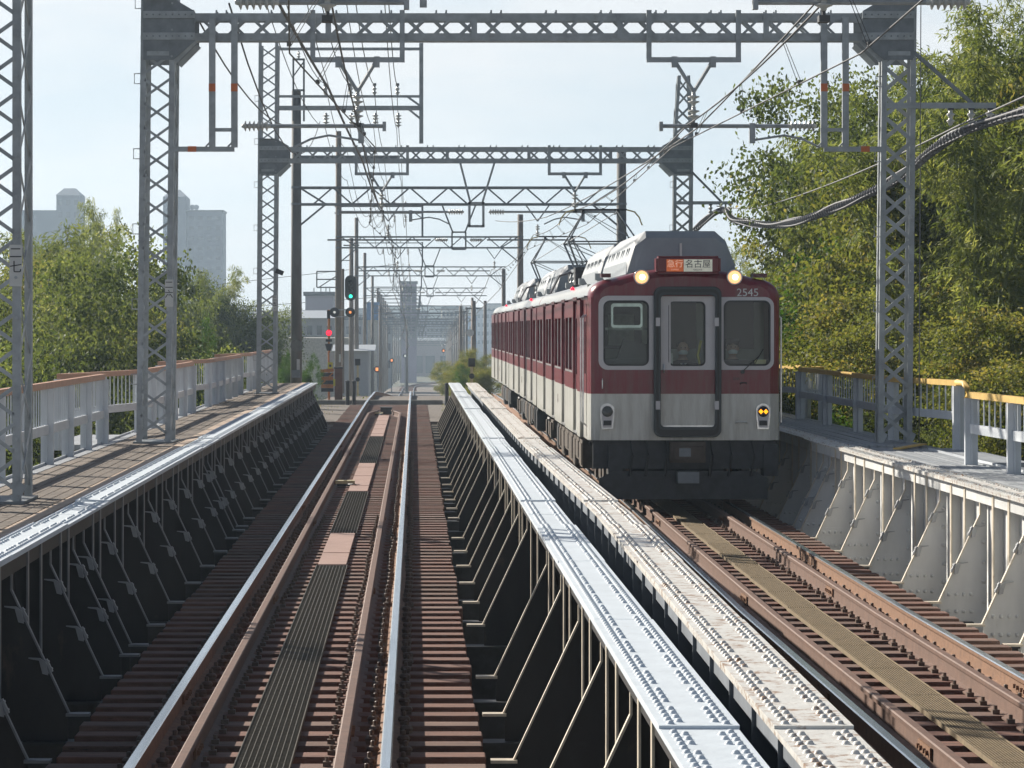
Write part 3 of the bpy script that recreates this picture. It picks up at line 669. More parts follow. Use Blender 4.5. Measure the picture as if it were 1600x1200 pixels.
def side_frame(t, x0, x1, Z, xm, sgn):       # U frame hanging at the side: bars at x0 and x1, tie to mast xm
    h = thing('side_frame', None, None); h.parent = t; h.location = (0-t.location.x, Z-t.location.y, -t.location.z)
    for x in (x0, x1):
        MB().box(x-.045, x+.045, -.02, .05, 5.08, 6.9).build('hanger_bar', M['galv'], h)
        MB().box(x-.048, x+.048, -.024, -.021, 5.86, 5.97).build('orange_mark', M['orange_mark'], h)
    MB().box(min(xm,x1,x0), max(xm,x1,x0), -.015, .045, 5.02, 5.09).build('bottom_bar', M['galv'], h)
    mk = (xm+(x0 if abs(x0-xm) < abs(x1-xm) else x1))/2
    MB().box(mk-.06, mk+.06, -.019, -.016, 5.015, 5.095).build('orange_mark', M['orange_mark'], h)
    MB().box(min(x0,x1), max(x0,x1), -.01, .03, 5.30, 5.35).build('rung', M['galv'], h); MB().bar((x0-.09,0,5.09),(x0-.02,0,5.16),.02,.06,(0,1,0)).build('corner_brace', M['galv'], h); MB().bar((x1-.09,0,5.09),(x1-.02,0,5.16),.02,.06,(0,1,0)).build('corner_brace', M['galv'], h)
def reg_arm(t, xa, xb_, Z, z=5.38, armx=None, sgn=1):   # steady pipe with long insulator at xa
    h = thing('steady_arm', None, None); h.parent = t; h.location = (0-t.location.x, Z+.05-t.location.y, -t.location.z)
    d = 1 if xb_ > xa else -1
    put('insulator', INS, h, (xa, 0, z), (0, R(90*d), 0))
    MB().tube([(xa+d*.4,0,z),(xb_,0,z)], .028, 8).box(min(xb_,xb_-d*.05), max(xb_,xb_-d*.05), -.05,.05,z-.07,z+.06).build('pipe', M['galv'], h)
    if armx is not None:
        e = armx+d*-.95
        MB().tube([(e,0,z-.30),(e+d*.25,0,z-.18),(e+d*.5,0,z-.13),(e+d*.95,0,z-.20)][::1], .018, 6).tube([(armx,0,z),(armx,0,z-.2)], .02, 6).box(armx-.04,armx+.04,-.04,.04,z-.24,z+.04).build('curved_arm', M['galv'], h)
def crossarm_frame(t, Z, xm, xp, pins, z0=8.2, dz=-.28, zb=7.05, label=None):
    h = thing('crossarm_frame', None, None); h.parent = t; h.location = (0-t.location.x, Z-t.location.y, -t.location.z)
    MB().box(xp-.05, xp+.05, .1, .2, zb, z0+1.3).build('upright', M['galv'], h)
    MB().box(xm, xp-.05, .12, .18, z0-.03, z0+.03).bar((xp-.35,.15,z0),(xp-.04,.15,z0-.22),.05,.05).build('upper_arm', M['galv'], h)
    MB().box(xm, xp-.05, .10, .20, z0+dz-.06, z0+dz+.05).bar((xp-.35,.15,z0+dz),(xp-.04,.15,z0+dz-.25),.05,.05).build('lower_arm', M['galv'], h)
    MB().box(xm, xp-.05, .12, .16, z0+1.12, z0+1.19).build('top_arm', M['galv'], h)
    for x in pins:
        put('insulator', INS_P, h, (x, .15, z0+.03)); MB().tube([(x,.15,z0+.26),(x,.15,z0+.32)], .045, 8).build('insulator_cap', M['galv_d'], h)
        put('insulator', INS_S, h, (x+.02, .15, z0+dz-.32)); put('insulator', INS_S, h, (x+.02, .15, z0+dz-.48))
def portal(label, Z, xl, xr, zbl, zbr, lean=.1, plate=None, kind='A', ztl=9.6, ztr=8.7, name='catenary_portal'):
    t = thing(name, label, 'catenary portal', (xl, Z, zbl), group=None)
    ml = mast(t, xl, Z, zbl, ztl, lean, plate, taper_from=None)
    mr = mast(t, xr, Z, zbr, ztr, lean, None, taper_from=7.25, XD=.32)
    beam(t, xl+.68, xr+XW-.68, Z); gusset(t, xl, 1, Z); gusset(t, xr+XW, -1, Z)
    for c in (-.80, 3.85+(.05 if Z > 40 else -.1)):
        hanger_v(t, c, Z)
    if kind == 'C':
        reg_arm(t, -1.65, -.05, Z, 5.55); reg_arm(t, 5.1, 3.1, Z, 5.55)
    elif kind == 'A':
        side_frame(t, -2.83, -2.52, Z, xl+XW, 1); side_frame(t, 5.72, 6.02, Z, xr, -1)
        reg_arm(t, -2.42, -.40, Z, armx=-.75); reg_arm(t, 5.62, 3.42, Z, armx=4.72)
    else:
        h = thing('centre_frame', None, None); h.parent = t; h.location = (0-t.location.x, Z-t.location.y, -t.location.z)
        MB().bar((1.1,0,6.6),(1.35,0,5.62),.06,.05).bar((1.95,0,6.6),(1.65,0,5.62),.06,.05).build('splayed_leg', M['galv'], h)
        MB().box(1.3,1.36,-.02,.04,5.02,5.62).box(1.64,1.70,-.02,.04,5.02,5.62).box(1.3,1.7,-.02,.04,5.0,5.06).box(1.3,1.7,-.02,.04,5.56,5.62).build('lower_frame', M['galv'], h)
        reg_arm(t, 1.2, -1.9, Z, armx=-.1); reg_arm(t, 1.8, 4.9, Z, armx=4.1)
    return t
p0 = portal('nearest lattice mast portal at the left picture edge, its beam above the view', 30.5, -4.05, 6.6, .97, .97, 0, ('二七', PZ(415,30.5)), 'C')
p1 = portal('large lattice portal spanning both tracks in front of the train with orange marks', 46.5, -3.79, 6.57, .97, .93, .06, ('二六', PZ(458,46.5)), 'A')
crossarm_frame(p1, 46.5, -3.4, .12, [-2.2,-1.6,-1.0,-.42])
p2 = portal('second lattice portal behind the first with insulator crossarms above its left half', 81, -3.78, 6.34, .97, .97, .04, ('二五', PZ(474,81)), 'B', ztl=9.5)
crossarm_frame(p2, 81, -3.4, .16, [-2.18,-1.56,-.98,-.42])
# right hand brackets carrying the cable bundle
def cable_bracket(t, x, Z, zt, L):
    h = thing('cable_bracket', None, None); h.parent = t; h.location = (0-t.location.x, Z-t.location.y, -t.location.z)
    MB().box(x-.4, x+L, -.03, .03, zt-.04, zt+.04).build('arm', M['galv'], h); MB().bar((x,0,zt+.75),(x+L*.72,0,zt+.02),.05,.05,(0,1,0)).build('stay', M['galv_d'], h)
    for k in (.45,.7,.93): put('insulator', INS_P, h, (x+L*k, 0, zt-.28)); MB().box(x+L*k-.04,x+L*k+.04,-.05,.05,zt-.06,zt-.0401).build('hook', M['dark'], h)
cable_bracket(p0, 7.0, 30.5, 5.75, 1.15); cable_bracket(p1, 6.97, 46.5, PZ(165,46.5), 1.15); cable_bracket(p2, 6.75, 81, PZ(317,81), 1.0)
# small flood lamp on the second portal's left mast
t = thing('flood_lamp', 'small dark floodlight on the left mast of the second portal', 'lamp', (PX(432,81), 80.9, PZ(426,81)))
MB().bar((.0,0,.05),(.16,-.02,-.02),.13,.11).build('housing', M['dark'], t); MB().bar((-.12,0,.06),(.02,0,.06),.03,.03).build('bracket', M['galv'], t); MB().bar((.161,-.02,-.02),(.17,-.02,-.024),.10,.09).build('lens', M['lens'], t)
# transformer and pipes high on the nearest portal
# ---------------- concrete pole portals ----------------
def polep(label, Z, xl, xr, zch0, zch1, zb, ztl, ztr, r=.17, post=None, pm='concrete', centre=True, detail=True, lv=True):
    t = thing('catenary_portal', label, 'catenary portal', (xl, Z, zb), group='portals on concrete poles beyond the bridge')
    for x, zt in ((xl, ztl), (xr, ztr)):
        p = MB().tube([(x,Z,zb),(x,Z,zt)], [r*1.05, r*.82], 12 if detail else 6).build('pole', M[pm], t, True, smooth=True)
        if detail:
            MB().box(x+.02,x+.12,Z-r-.012,Z-r-.0,zb+1.55,zb+1.95).build('number_plate', M['whitep'], p, loc=(0,0,0)).location = (-xl*1.0, -Z, -zb)
            MB().lathe([(r*.95,0),(r*.95,.07)], (x,Z,zch1-.03), 'z', 12).lathe([(r*.97,0),(r*.97,.07)], (x,Z,zch0-.03), 'z', 12).build('band', M['galv_d'], t, True)
    th = .035 if detail else .045
    for zz in (zch0, zch1): MB().box(xl+r*.8, xr-r*.8, Z-.05, Z+.05, zz-th, zz+th).build('chord', M['galv_d'], t, True)
    if detail:
        for zz in (zch0, zch1): MB().box(xl+r*.8, xr-r*.8, Z+.45, Z+.52, zz-th, zz+th).build('chord', M['galv_d'], t, True)
    x = xl+.55; st = .62; mb = MB(); up = True
    while x+st < xr-.4:
        mb.bar((x,Z-.02,zch0 if up else zch1),(x+st,Z-.02,zch1 if up else zch0),.05,.05,(0,1,0)); up = not up; x += st
    mb.bar((xl+.1,Z,zch0-.7),(xl+.95,Z,zch0),.06,.06,(0,1,0)).bar((xr-.1,Z,zch0-.7),(xr-.95,Z,zch0),.06,.06,(0,1,0)).bar((xl+.1,Z,zch1),(xl+.95,Z,zch0),.06,.06,(0,1,0)).bar((xr-.1,Z,zch1),(xr-.95,Z,zch0),.06,.06,(0,1,0))
    mb.build('truss_diagonals', M['galv_d'], t, True)
    mid = (xl+xr)/2
    if centre:
        MB().bar((mid-.55,Z,zch0),(mid-.2,Z,zch0-.9),.05,.05,(0,1,0)).bar((mid+.55,Z,zch0),(mid+.2,Z,zch0-.9),.05,.05,(0,1,0)).bar((mid-.22,Z,zch0-.9),(mid-.22,Z,zch0-1.45),.05,.05,(0,1,0)).bar((mid+.22,Z,zch0-.9),(mid+.22,Z,zch0-1.45),.05,.05,(0,1,0)).bar((mid-.22,Z,zch0-1.45),(mid+.22,Z,zch0-1.45),.05,.05).bar((mid-.22,Z,zch0-.9),(mid+.22,Z,zch0-.9),.05,.05).build('centre_frame', M['galv_d'], t, True)
        zz = zch0-1.15
        MB().tube([(mid-.9,Z,zz),(xl+1.0,Z,zz)], .03, 6).build('steady_pipe', M['galv_d'], t, True); MB().tube([(mid+.9,Z,zz),(xr-1.5,Z,zz)], .03, 6).build('steady_pipe', M['galv_d'], t, True)
        if detail:
            for s_, xx in ((-1, mid-.35), (1, mid+.35)): put('insulator', INS, t, (xx-t.location.x, 0, zz-zb), (0, R(90*s_), 0))
    for c in (-.85, 3.95):
        c += bend(Z)
        MB().bar((c-.4,Z,zch0),(c,Z,zch0-.55),.04,.04,(0,1,0)).bar((c+.4,Z,zch0),(c,Z,zch0-.55),.04,.04,(0,1,0)).build('v_arm', M['galv_d'], t, True)
        if detail: put('insulator', INS_S, t, (c-t.location.x, 0, zch0-.85-zb)); put('insulator', INS_S, t, (c-t.location.x, 0, zch0-1.05-zb))
        else: MB().tube([(c,Z,zch0-.55),(c,Z,zch0-1.1)], .05, 5).build('insulator', M['insul'], t, True)
    if post:
        xp, z0 = post
        MB().box(xp-.05,xp+.05,Z,Z+.1,zch1,z0+.4).build('upright', M['galv_d'], t, True)
        MB().box(xl-.2,xp-.05,Z,Z+.08,z0-.03,z0+.04).box(xl-.2,xp-.05,Z,Z+.08,z0+.30,z0+.36).bar((xp-.35,Z+.04,z0),(xp-.03,Z+.04,z0-.25),.05,.05).build('crossarm', M['galv_d'], t, True)
        for x in (-2.2,-1.6,-1.0,-.45):
            if detail: put('insulator', INS_P, t, (x-t.location.x, .04, z0+.37-zb)); put('insulator', INS_S, t, (x-t.location.x, .04, z0-.28-zb)); put('insulator', INS_S, t, (x-t.location.x, .04, z0-.45-zb))
            else: MB().tube([(x,Z+.04,z0+.36),(x,Z+.04,z0+.6)], .05, 5).build('insulator', M['insul'], t, True)
    return t
P3 = polep('concrete-poled portal at the bank, its dark left pole tallest with a steel frame on top', 107, PX(463,107), PX(971,107), PZ(319,107), PZ(293,107), -.4, PZ(142,107), PZ(232,107), .18, None, 'pole_d')
h = thing('pole_frame', None, None); h.parent = P3; h.location = (0,0,.4)
x = 0; z = PZ(190,107)
MB().box(-.12,-.06,-.2,-.14,z,PZ(92,107)).box(.22,.28,-.2,-.14,z,PZ(92,107)).box(-.12,.28,-.2,-.14,PZ(95,107),PZ(92,107)).bar((-.09,-.17,PZ(120,107)),(.25,-.17,PZ(97,107)),.04,.04,(0,1,0)).box(-.12,.28,-.2,-.14,PZ(143,107),PZ(140,107)).build('frame', M['galv_d'], h)
put('insulator', INS_P, h, (.08,-.17,PZ(92,107)))
MB().box(0,3.3,-.1,.0,PZ(247,107)-.06,PZ(247,107)+.08).build('crossarm', M['galv_d'], h)
sign = MB().lathe([(.2,0),(.2,.02),(.19,.03)], (PX(464,107)-P3.location.x, -.24, PZ(540,107)+.4), 'y', 20).build('round_disc', M['lens'], P3)
MB().box(-.14,.14,-.21,-.185,PZ(590,107)+.4,PZ(578,107)+.4).build('small_sign', M['galv_d'], P3)
P4 = polep('concrete-poled portal carrying the green signal, with crossarms above its left half', 165, PX(529,165), PX(813,165), PZ(387,165), PZ(370,165), -.7, PZ(205,165), PZ(335,165), .17, (PX(660,165), PZ(333,165)), 'pole_w')
defs = [(231, 557, 787, 431, 417, 340, 420, 'concrete-poled portal third beyond the bridge, framing the distant purple building'),
        (282, 570, 758, 462, 450, 395, 470, 'concrete-poled portal fourth beyond the bridge'),
        (338, 582, 738, 490, 478, 432, 465, 'concrete-poled portal fifth beyond the bridge'),
        (385, 590, 729, 499, 489, 450, 480, 'small hazy portal far along the line, nearest of the tangled far row'),
        (432, 596, 720, 507, 498, 460, 490, 'small hazy portal, second of the tangled far row'),
        (478, 602, 713, 514, 506, 470, 496, 'small hazy portal, third of the tangled far row'),
        (525, 608, 706, 521, 514, 480, 504, 'small hazy portal, fourth of the tangled far row'),
        (572, 613, 703, 528, 521, 488, 510, 'small hazy portal, fifth of the tangled far row'),
        (620, 619, 700, 534, 528, 496, 518, 'faint hazy portal where the line starts to curve right'),
        (668, 626, 698, 540, 534, 505, 524, 'faintest hazy portal, farthest down the line')]
more = []
for a_, b_ in zip(defs[3:], defs[4:]):
    m_ = [ (p+q)/2 for p, q in zip(a_[:7], b_[:7])]; more.append((*m_, 'faint in-between portal of the tangled far row, just behind the '+['fourth','fifth','nearest small','second small','third small','fourth small'][len(more)]+' portal'))
    if len(more) == 6: break
for Z, pl, pr, yb_, yt, tl, tr, lab in defs+more:
    polep(lab, Z, PX(pl,Z), PX(pr,Z), PZ(yb_,Z), PZ(yt,Z), railz(Z)-.6, PZ(tl,Z), PZ(tr,Z), .16, (PX(660-(Z-231)*.03,Z), PZ(yt-30+(Z-231)*.05,Z)), 'pole_w', detail=Z < 300, centre=Z < 500)
# ---------------- wires ----------------
def sagline(pts, sag, n=10):
    out_ = []
    for a, b in zip(pts, pts[1:]):
        a, b = Vector(a), Vector(b)
        for k in range(n):
            t_ = k/n; p = a.lerp(b, t_); p.z -= sag*4*t_*(1-t_)*((b-a).length/35)**1.2; out_.append(p)
    return out_+[Vector(pts[-1])]
def wire(name, label, cat, pts, r, sag=.0, m='wire', group=None, n=10):
    p = sagline(pts, sag, n); t = thing(name, label, cat, tuple(p[0]), group=group)
    MB().tube(p, [max(r, q.y*.00009) for q in p], 5).build('strand', M[m], t, True, smooth=True); return t
Zs = [14, 30.5, 46.5, 81, 107, 165, 231, 282, 338, 385, 432, 478]
for side, xc, nm in (('left', [-.55,-1.15,-.55,-1.1,-.6,-1.1,-.6,-1.1,-.6,-1,-1,-1], 'the empty left track'), ('right', [3.45,4.1,3.6,4.2,3.65,4.2,3.7,4.2,3.7,4,4,4], 'the train on the right track')):
    cz = [railz(z)+5.08 for z in Zs]
    t = wire('contact_wire', 'thin straight contact wire above '+nm, 'overhead wire', [(x, z+.05, h) for x, z, h in zip(xc, Zs, cz)], .0085)
    mid = -.80 if side == 'left' else 3.8
    mh = [5.95, 5.62, 5.40, 5.40, 5.55]+[railz(z)+6.1 for z in Zs[5:]]
    mx_ = [mid-.35 if side == 'left' else mid+.9]+[mid+.02]*(len(Zs)-1)
    mp_ = [(x, z+.02, h) for x, z, h in zip(mx_, Zs, mh)]
    t2 = wire('messenger_wire', 'sagging messenger wire hung above the contact wire of '+nm, 'overhead wire', mp_, .011, .22)
    sl_ = sagline(mp_, .22); dm = MB()
    Zd = 16
    while Zd < 165:
        zz = np.interp(Zd, [p.y for p in sl_], [p.z for p in sl_]); xx = np.interp(Zd, [p.y for p in sl_], [p.x for p in sl_]); cx = np.interp(Zd, Zs, xc)
        MB().tube([(xx-.012,Zd,zz),(cx-.02,Zd,5.09+railz(Zd))], .0035, 4).tube([(xx+.012,Zd,zz),(cx+.02,Zd,5.09+railz(Zd))], .0035, 4).box(cx-.02,cx+.02,Zd-.03,Zd+.03,5.08+railz(Zd),5.12+railz(Zd)).build('dropper', M['wire'], t2, True)
        Zd += 4.6
wire('messenger_wire', 'second higher wire crossing above the right track towards the second portal', 'overhead wire', [(4.45,14,7.1),(4.35,30.5,6.3),(3.95,46.6,5.35),(3.2,81,5.25),(2.6,107,6.0)], .011, .1)
for i, (x, w_) in enumerate(((-2.18,'leftmost'),(-1.58,'second from the left'),(-1.0,'third from the left'),(-.44,'rightmost'))):
    up = [(x, z+.15, 8.22+.28+railz(z)*.9) for z in (14,46.5,81)]+[(x, 107, 8.3)]+[(x, z, PZ(330 if z == 165 else (387 if z == 231 else 420+(z-282)*.2), z)) for z in (165,231,282,338,385,432,478)]
    wire('feeder_wire', w_+' of the four feeder wires on top of the crossarms', 'overhead wire', up, .010, .55, group='feeder wires on the crossarms')
    lo = [(x, z+.15, 7.42) for z in (14,46.5,81)]+[(x, 107, 7.3)]+[(x, 165, PZ(345,165))]
    wire('feeder_wire', w_+' of the four wires hanging from insulators below the crossarms', 'overhead wire', lo, .008, .45, group='wires hanging below the crossarms')
wire('feeder_wire', 'thick dark feeder cable running over the left track from the top of the view', 'overhead wire', [(-1.9,18,6.35),(-1.55,30.5,6.1),(-1.2,46.5,5.9),(-.95,60,5.6),(-.9,81,5.6)], .018, .1)
wire('feeder_wire', 'slack cable dipping from the first beam to the pipe of the second portal', 'overhead wire', [(-3.1,46.6,7.0),(PX(465,81),81,PZ(197,81))], .014, .5)
wire('feeder_wire', 'slack cable looping from the first beam towards the dark pole', 'overhead wire', [(-2.6,46.6,7.1),(PX(500,107),107,PZ(190,107))], .014, .8)
for k, yy in enumerate((443,480,497)):
    wire('power_line', ('highest','middle','lowest')[k]+' of the thin lines crossing the sky left of the green signal', 'overhead wire', [(PX(300,420),420,PZ(yy+6,420)),(PX(620,430),430,PZ(yy-30+k*12,430))], .03, 0, group='thin lines crossing behind the signal')
# cable bundle on the right
bp_ = [(7.75,22,6.7),(7.8,30.5,5.45),(7.72,38,5.25),(PX(1500,46.5),46.5,PZ(207,46.5)),(PX(1400,50),50,PZ(280,50)),(PX(1300,56),56,PZ(327,56)),(PX(1220,65),65,PZ(351,65)),(PX(1150,74),74,PZ(345,74)),(PX(1122,81),81,PZ(330,81)),(7.2,92,4.9),(7.0,107,5.2)]
t = thing('cable_bundle', 'thick bundle of grey lashed cables sagging past the right masts in front of the trees', 'cable bundle', bp_[0])
def spl(pts, n=6):
    P = [Vector(p) for p in pts]; o = []
    for i in range(len(P)-1):
        a, b, c, d = P[max(i-1,0)], P[i], P[i+1], P[min(i+2,len(P)-1)]
        for k in range(n):
            s = k/n; o.append(.5*((2*b)+(c-a)*s+(2*a-5*b+4*c-d)*s*s+(3*b-a-3*c+d)*s**3))
    return o+[P[-1]]
sp = spl(bp_, 8); random.seed(5)
for k, (dx, dz, r) in enumerate(((0,0,.022),(.045,.02,.018),(-.04,.03,.018),(.02,-.04,.02),(-.03,-.045,.014),(.03,.07,.012))):
    MB().tube([p+Vector((dx*1.0+.02*math.sin(i*.7+k), 0, dz+.02*math.sin(i*.9+k*2))) for i, p in enumerate(sp)], r, 6).build('cable', M['wirel'] if k % 3 else M['galv_d'], t, True, smooth=True)
mb = MB(); 
for i in range(len(sp)-1):
    for q in range(3):
        p = sp[i].lerp(sp[i+1], q/3); mb.lathe([(.075,-.012),(.075,.012)], p, 'y', 8)
mb.build('lashings', M['wirel'], t, True)['kind'] = 'stuff'
wire('support_wire', 'thin stranded wire above the cable bundle on the right', 'cable', [(7.75,30.5,5.8),(PX(1500,46.5),46.5,PZ(195,46.5)),(PX(1180,74),74,PZ(326,74)),(PX(1120,81),81,PZ(322,81))], .013, .15, 'wirel')
wire('ground_wire', 'thin vertical wire hanging just right of the right lattice mast', 'wire', [(PX(1440,46),46,9.5),(PX(1436,46),46,.95)], .007, 0, 'wirel')
# ---------------- train ----------------
HW = 1.37
def bodyprof(ins=0, hw=HW, top=3.42):
    h = hw-ins; p = [(-h, .96)]; p.append((-h, 2.99))
    cx, cz = h-.27, 3.0
    for k in range(1, 7): a = R(180-15*k); p.append((-(h-.30)+.30*math.cos(a), 2.99+.26*math.sin(a)-ins*.6*(k/6)))
    p += [(-.7, 3.35-ins*.7), (-.35, 3.40-ins*.8), (0, 3.42-ins*.8)]
    return p+[(-x, z) for x, z in p[-2::-1]]
split = None
def paint(name, mode):
    m = mat(name, (.5,.5,.5), .28, var=.0); n = m.node_tree; b = n.nodes['Principled BSDF']
    tcn = n.nodes.new('ShaderNodeTexCoord'); sp = n.nodes.new('ShaderNodeSeparateXYZ'); n.links.new(tcn.outputs['Object'], sp.inputs[0])
    def cmp_(sock, v, op='GREATER_THAN'):
        q = n.nodes.new('ShaderNodeMath'); q.operation = op; q.inputs[1].default_value = v; n.links.new(sock, q.inputs[0]); return q.outputs[0]
    def mix(f, a, b_):
        x = n.nodes.new('ShaderNodeMixRGB'); n.links.new(f, x.inputs[0])
        for i, c in ((1, a), (2, b_)):
            if isinstance(c, tuple): x.inputs[i].default_value = (*c, 1)
            else: n.links.new(c, x.inputs[i])
        return x.outputs[0]
    nzz = n.nodes.new('ShaderNodeTexNoise'); nzz.inputs['Scale'].default_value = 3; nzz.inputs['Detail'].default_value = 6; n.links.new(tcn.outputs['Object'], nzz.inputs['Vector'])
    iv = mix(nzz.outputs['Fac'], (.64,.64,.59), (.55,.545,.50)); ma = mix(nzz.outputs['Fac'], (.20,.013,.030), (.165,.011,.025))
    c = mix(cmp_(sp.outputs['Z'], 1.62), iv, ma)
    up = cmp_(sp.outputs['Z'], 2.99 if mode == 'side' else 9)
    if mode == 'side':
        f = cmp_(sp.outputs['Y'], .42); mu = n.nodes.new('ShaderNodeMath'); mu.operation = 'MULTIPLY'; n.links.new(f, mu.inputs[0]); n.links.new(up, mu.inputs[1]); up = mu.outputs[0]
    c = mix(up, c, (.40,.41,.40))
    mpd = n.nodes.new('ShaderNodeMapping'); mpd.inputs['Scale'].default_value = (7,7,.9); n.links.new(tcn.outputs['Object'], mpd.inputs[0])
    nd = n.nodes.new('ShaderNodeTexNoise'); nd.inputs['Scale'].default_value = 1.6; nd.inputs['Detail'].default_value = 9; nd.inputs['Roughness'].default_value = .65; n.links.new(mpd.outputs[0], nd.inputs['Vector'])
    rd = n.nodes.new('ShaderNodeValToRGB'); rd.color_ramp.elements[0].position = .42; rd.color_ramp.elements[0].color = (0,0,0,1); rd.color_ramp.elements[1].position = .78; rd.color_ramp.elements[1].color = (.55,.55,.55,1); n.links.new(nd.outputs['Fac'], rd.inputs[0])
    c = mix(rd.outputs[0], c, (.16,.13,.10))
    n.links.new(c, b.inputs['Base Color'])
    return m
M['body'] = paint('two_tone_body_paint', 'side'); M['face'] = paint('two_tone_face_paint', 'front'); M['body2'] = paint('two_tone_side_paint', 'side2')
LX = lambda px: (px-1070)/110.0
LZ = lambda py: 2.56-(py-512)/110.0
def holes_panel(x0, x1, z0, z1, wins, t_, name, m, y0):   # side panel with window openings, as mesh in y-z plane
    me = curve_mesh([[(x0,z0),(x1,z0),(x1,z1),(x0,z1)]]+[rrect(a, b, c, d, .08, 4) for a, b, c, d in wins], t_/2, 0, name, m); return me
L = 20.2
doors = [3.1, 7.35, 11.65, 15.9]
def car(label, x, Z, rz, front, panto=None, ac=()):
    t = thing('train_car', label, 'train car', (x, Z, 0), rz, 'cars of the maroon and ivory train')
    ring = [0,.035,.08,.16,.28]; ins = [.16,.085,.04,.012,0] if front else [.03,.02,.01,0,0]
    ys = ring+[L-.28,L-.05,L]; inn = ins+[0,0,.03]
    mb = MB(); prof = bodyprof(); n = len(prof); o = []
    for y, i_ in zip(ys, inn):
        q = bodyprof(i_); q[0] = (q[0][0], .96); o += [(a, y, b) for a, b in q]
    fs = [(j*n+k, j*n+k+1, (j+1)*n+k+1, (j+1)*n+k) for j in range(len(ys)-1) for k in range(n-1)]
    fs += [(j*n+n-1, j*n, (j+1)*n, (j+1)*n+n-1) for j in range(len(ys)-1)]
    fs.append(tuple((len(ys)-1)*n+k for k in range(n)))
    mb.add(o, fs)
    b = mb.build('body_shell', M['body'], t); b.data.materials[0] = M['body']
    for p in b.data.polygons: p.use_smooth = len(p.vertices) == 4 and abs(p.normal.z) > .02
    if front:
        outer = [(a, c) for a, c in bodyprof(.16)]; outer[0] = (outer[0][0], .96); outer[-1] = (outer[-1][0], .96)
        wl = rrect(LX(943), LX(1013), LZ(570), LZ(470), .09); wr = rrect(LX(1131), LX(1203), LZ(571), LZ(471), .09); wd = rrect(LX(1045), LX(1101), LZ(571), LZ(472), .07)
        put('front_panel', curve_mesh([outer, wl, wr, wd], .02, 0, 'front_panel', M['face']), t, (0,.02,0))
        for nm, (a, b_, c, d), hole in (('window_surround', (935,1021,578,462), wl), ('window_surround', (1125,1209,578,464), wr)):
            ou = rrect(LX(a), LX(b_), LZ(c), LZ(d), .13)
            if nm and a == 935: ou = [(LX(a)+.13+.13*math.cos(R(q)), LZ(c)+.13+.13*math.sin(R(q))) for q in range(180,271,18)]+[(LX(b_), LZ(c)), (LX(b_), LZ(d))]+[(LX(a)+.13+.13*math.cos(R(q)), LZ(d)-.13+.13*math.sin(R(q))) for q in range(90,181,18)]
            else: ou = [(LX(a), LZ(d)), (LX(a), LZ(c))]+[(LX(b_)-.13+.13*math.cos(R(q)), LZ(c)+.13+.13*math.sin(R(q))) for q in range(270,361,18)]+[(LX(b_)-.13+.13*math.cos(R(q)), LZ(d)-.13+.13*math.sin(R(q))) for q in range(0,91,18)]
            sr = put(nm, curve_mesh([ou, hole], .012, .003, nm, M['surround']), t, (0,-.012,0))
            x0, x1 = (LX(943), LX(1013)) if a == 935 else (LX(1131), LX(1203))
            put('rubber_seal', curve_mesh([rrect(x0-.006, x1+.006, LZ(571)-.006, LZ(470)+.006, .095), rrect(x0+.02, x1-.02, LZ(571)+.02, LZ(470)-.02, .075)], .006, 0, 'rubber_seal', M['black']), sr, (0,-.012,0))
            MB().add([(x0-.01,.02,LZ(573)),(x1+.01,.02,LZ(573)),(x1+.01,.02,LZ(469)),(x0-.01,.02,LZ(469))],[(0,1,2,3)]).build('window_glass', M['glass'], sr)
            if a == 935:
                MB().box(x0, x1, .03, .055, LZ(516), LZ(512)).build('blind_bar', M['cabl'], sr)
                put('inner_sash', curve_mesh([rrect(LX(955), LX(1004), LZ(512), LZ(474), .04), rrect(LX(958), LX(1001), LZ(508), LZ(479), .03)], .01, 0, 'inner_sash', M['steel']), sr, (0,.06,0))
        # centre door
        d = MB().box(LX(1032), LX(1045.5), -.012, -.002, LZ(665), LZ(462)); 
        dm = put('front_door', curve_mesh([[(LX(1032),LZ(578)),(LX(1119),LZ(578)),(LX(1119),LZ(463)),(LX(1032),LZ(463))], wd], .012, .002, 'front_door', M['surround']), t, (0,-.012,0))
        MB().box(LX(1032), LX(1119), -.02, -.002, LZ(665), LZ(578.5)).build('door_lower_panel', M['face'], dm, loc=(0,.0,0)).location = (0,.012,0)
        MB().add([(LX(1044),.03,LZ(573)),(LX(1102),.03,LZ(573)),(LX(1102),.03,LZ(470)),(LX(1044),.03,LZ(470))],[(0,1,2,3)]).build('window_glass', M['glass'], dm)
        put('rubber_seal', curve_mesh([rrect(LX(1044), LX(1102), LZ(572), LZ(471), .075), rrect(LX(1046.5), LX(1099.5), LZ(569.5), LZ(473.5), .06)], .005, 0, 'rubber_seal', M['black']), dm, (0,-.012,0))
        MB().tube([(LX(1037),-.03,LZ(582)),(LX(1037),-.05,LZ(578)),(LX(1037),-.03,LZ(569))], .012, 6).build('handle', M['steel'], dm)
        MB().box(LX(1036), LX(1115), -.034, -.024, LZ(668.5), LZ(664.5)).build('kick_plate', M['steel'], dm)
        MB().box(LX(1045), LX(1047.5), -.03, -.012, LZ(571), LZ(463)).build('door_edge', M['surround'], dm)
        # gangway frame: dark round-cornered surround standing proud
        g1 = rrect(LX(1021), LX(1126), LZ(683), LZ(448), .11, 6); g2 = rrect(LX(1031.5), LX(1117), LZ(667), LZ(461), .06, 6)
        gw = put('gangway_frame', curve_mesh([g1, g2], .05, .008, 'gangway_frame', M['gangway']), t, (0,-.06,0))
        g3 = rrect(LX(1024.5), LX(1122.5), LZ(680), LZ(452), .10, 6); g4 = rrect(LX(1028), LX(1119.5), LZ(671), LZ(457), .07, 6)
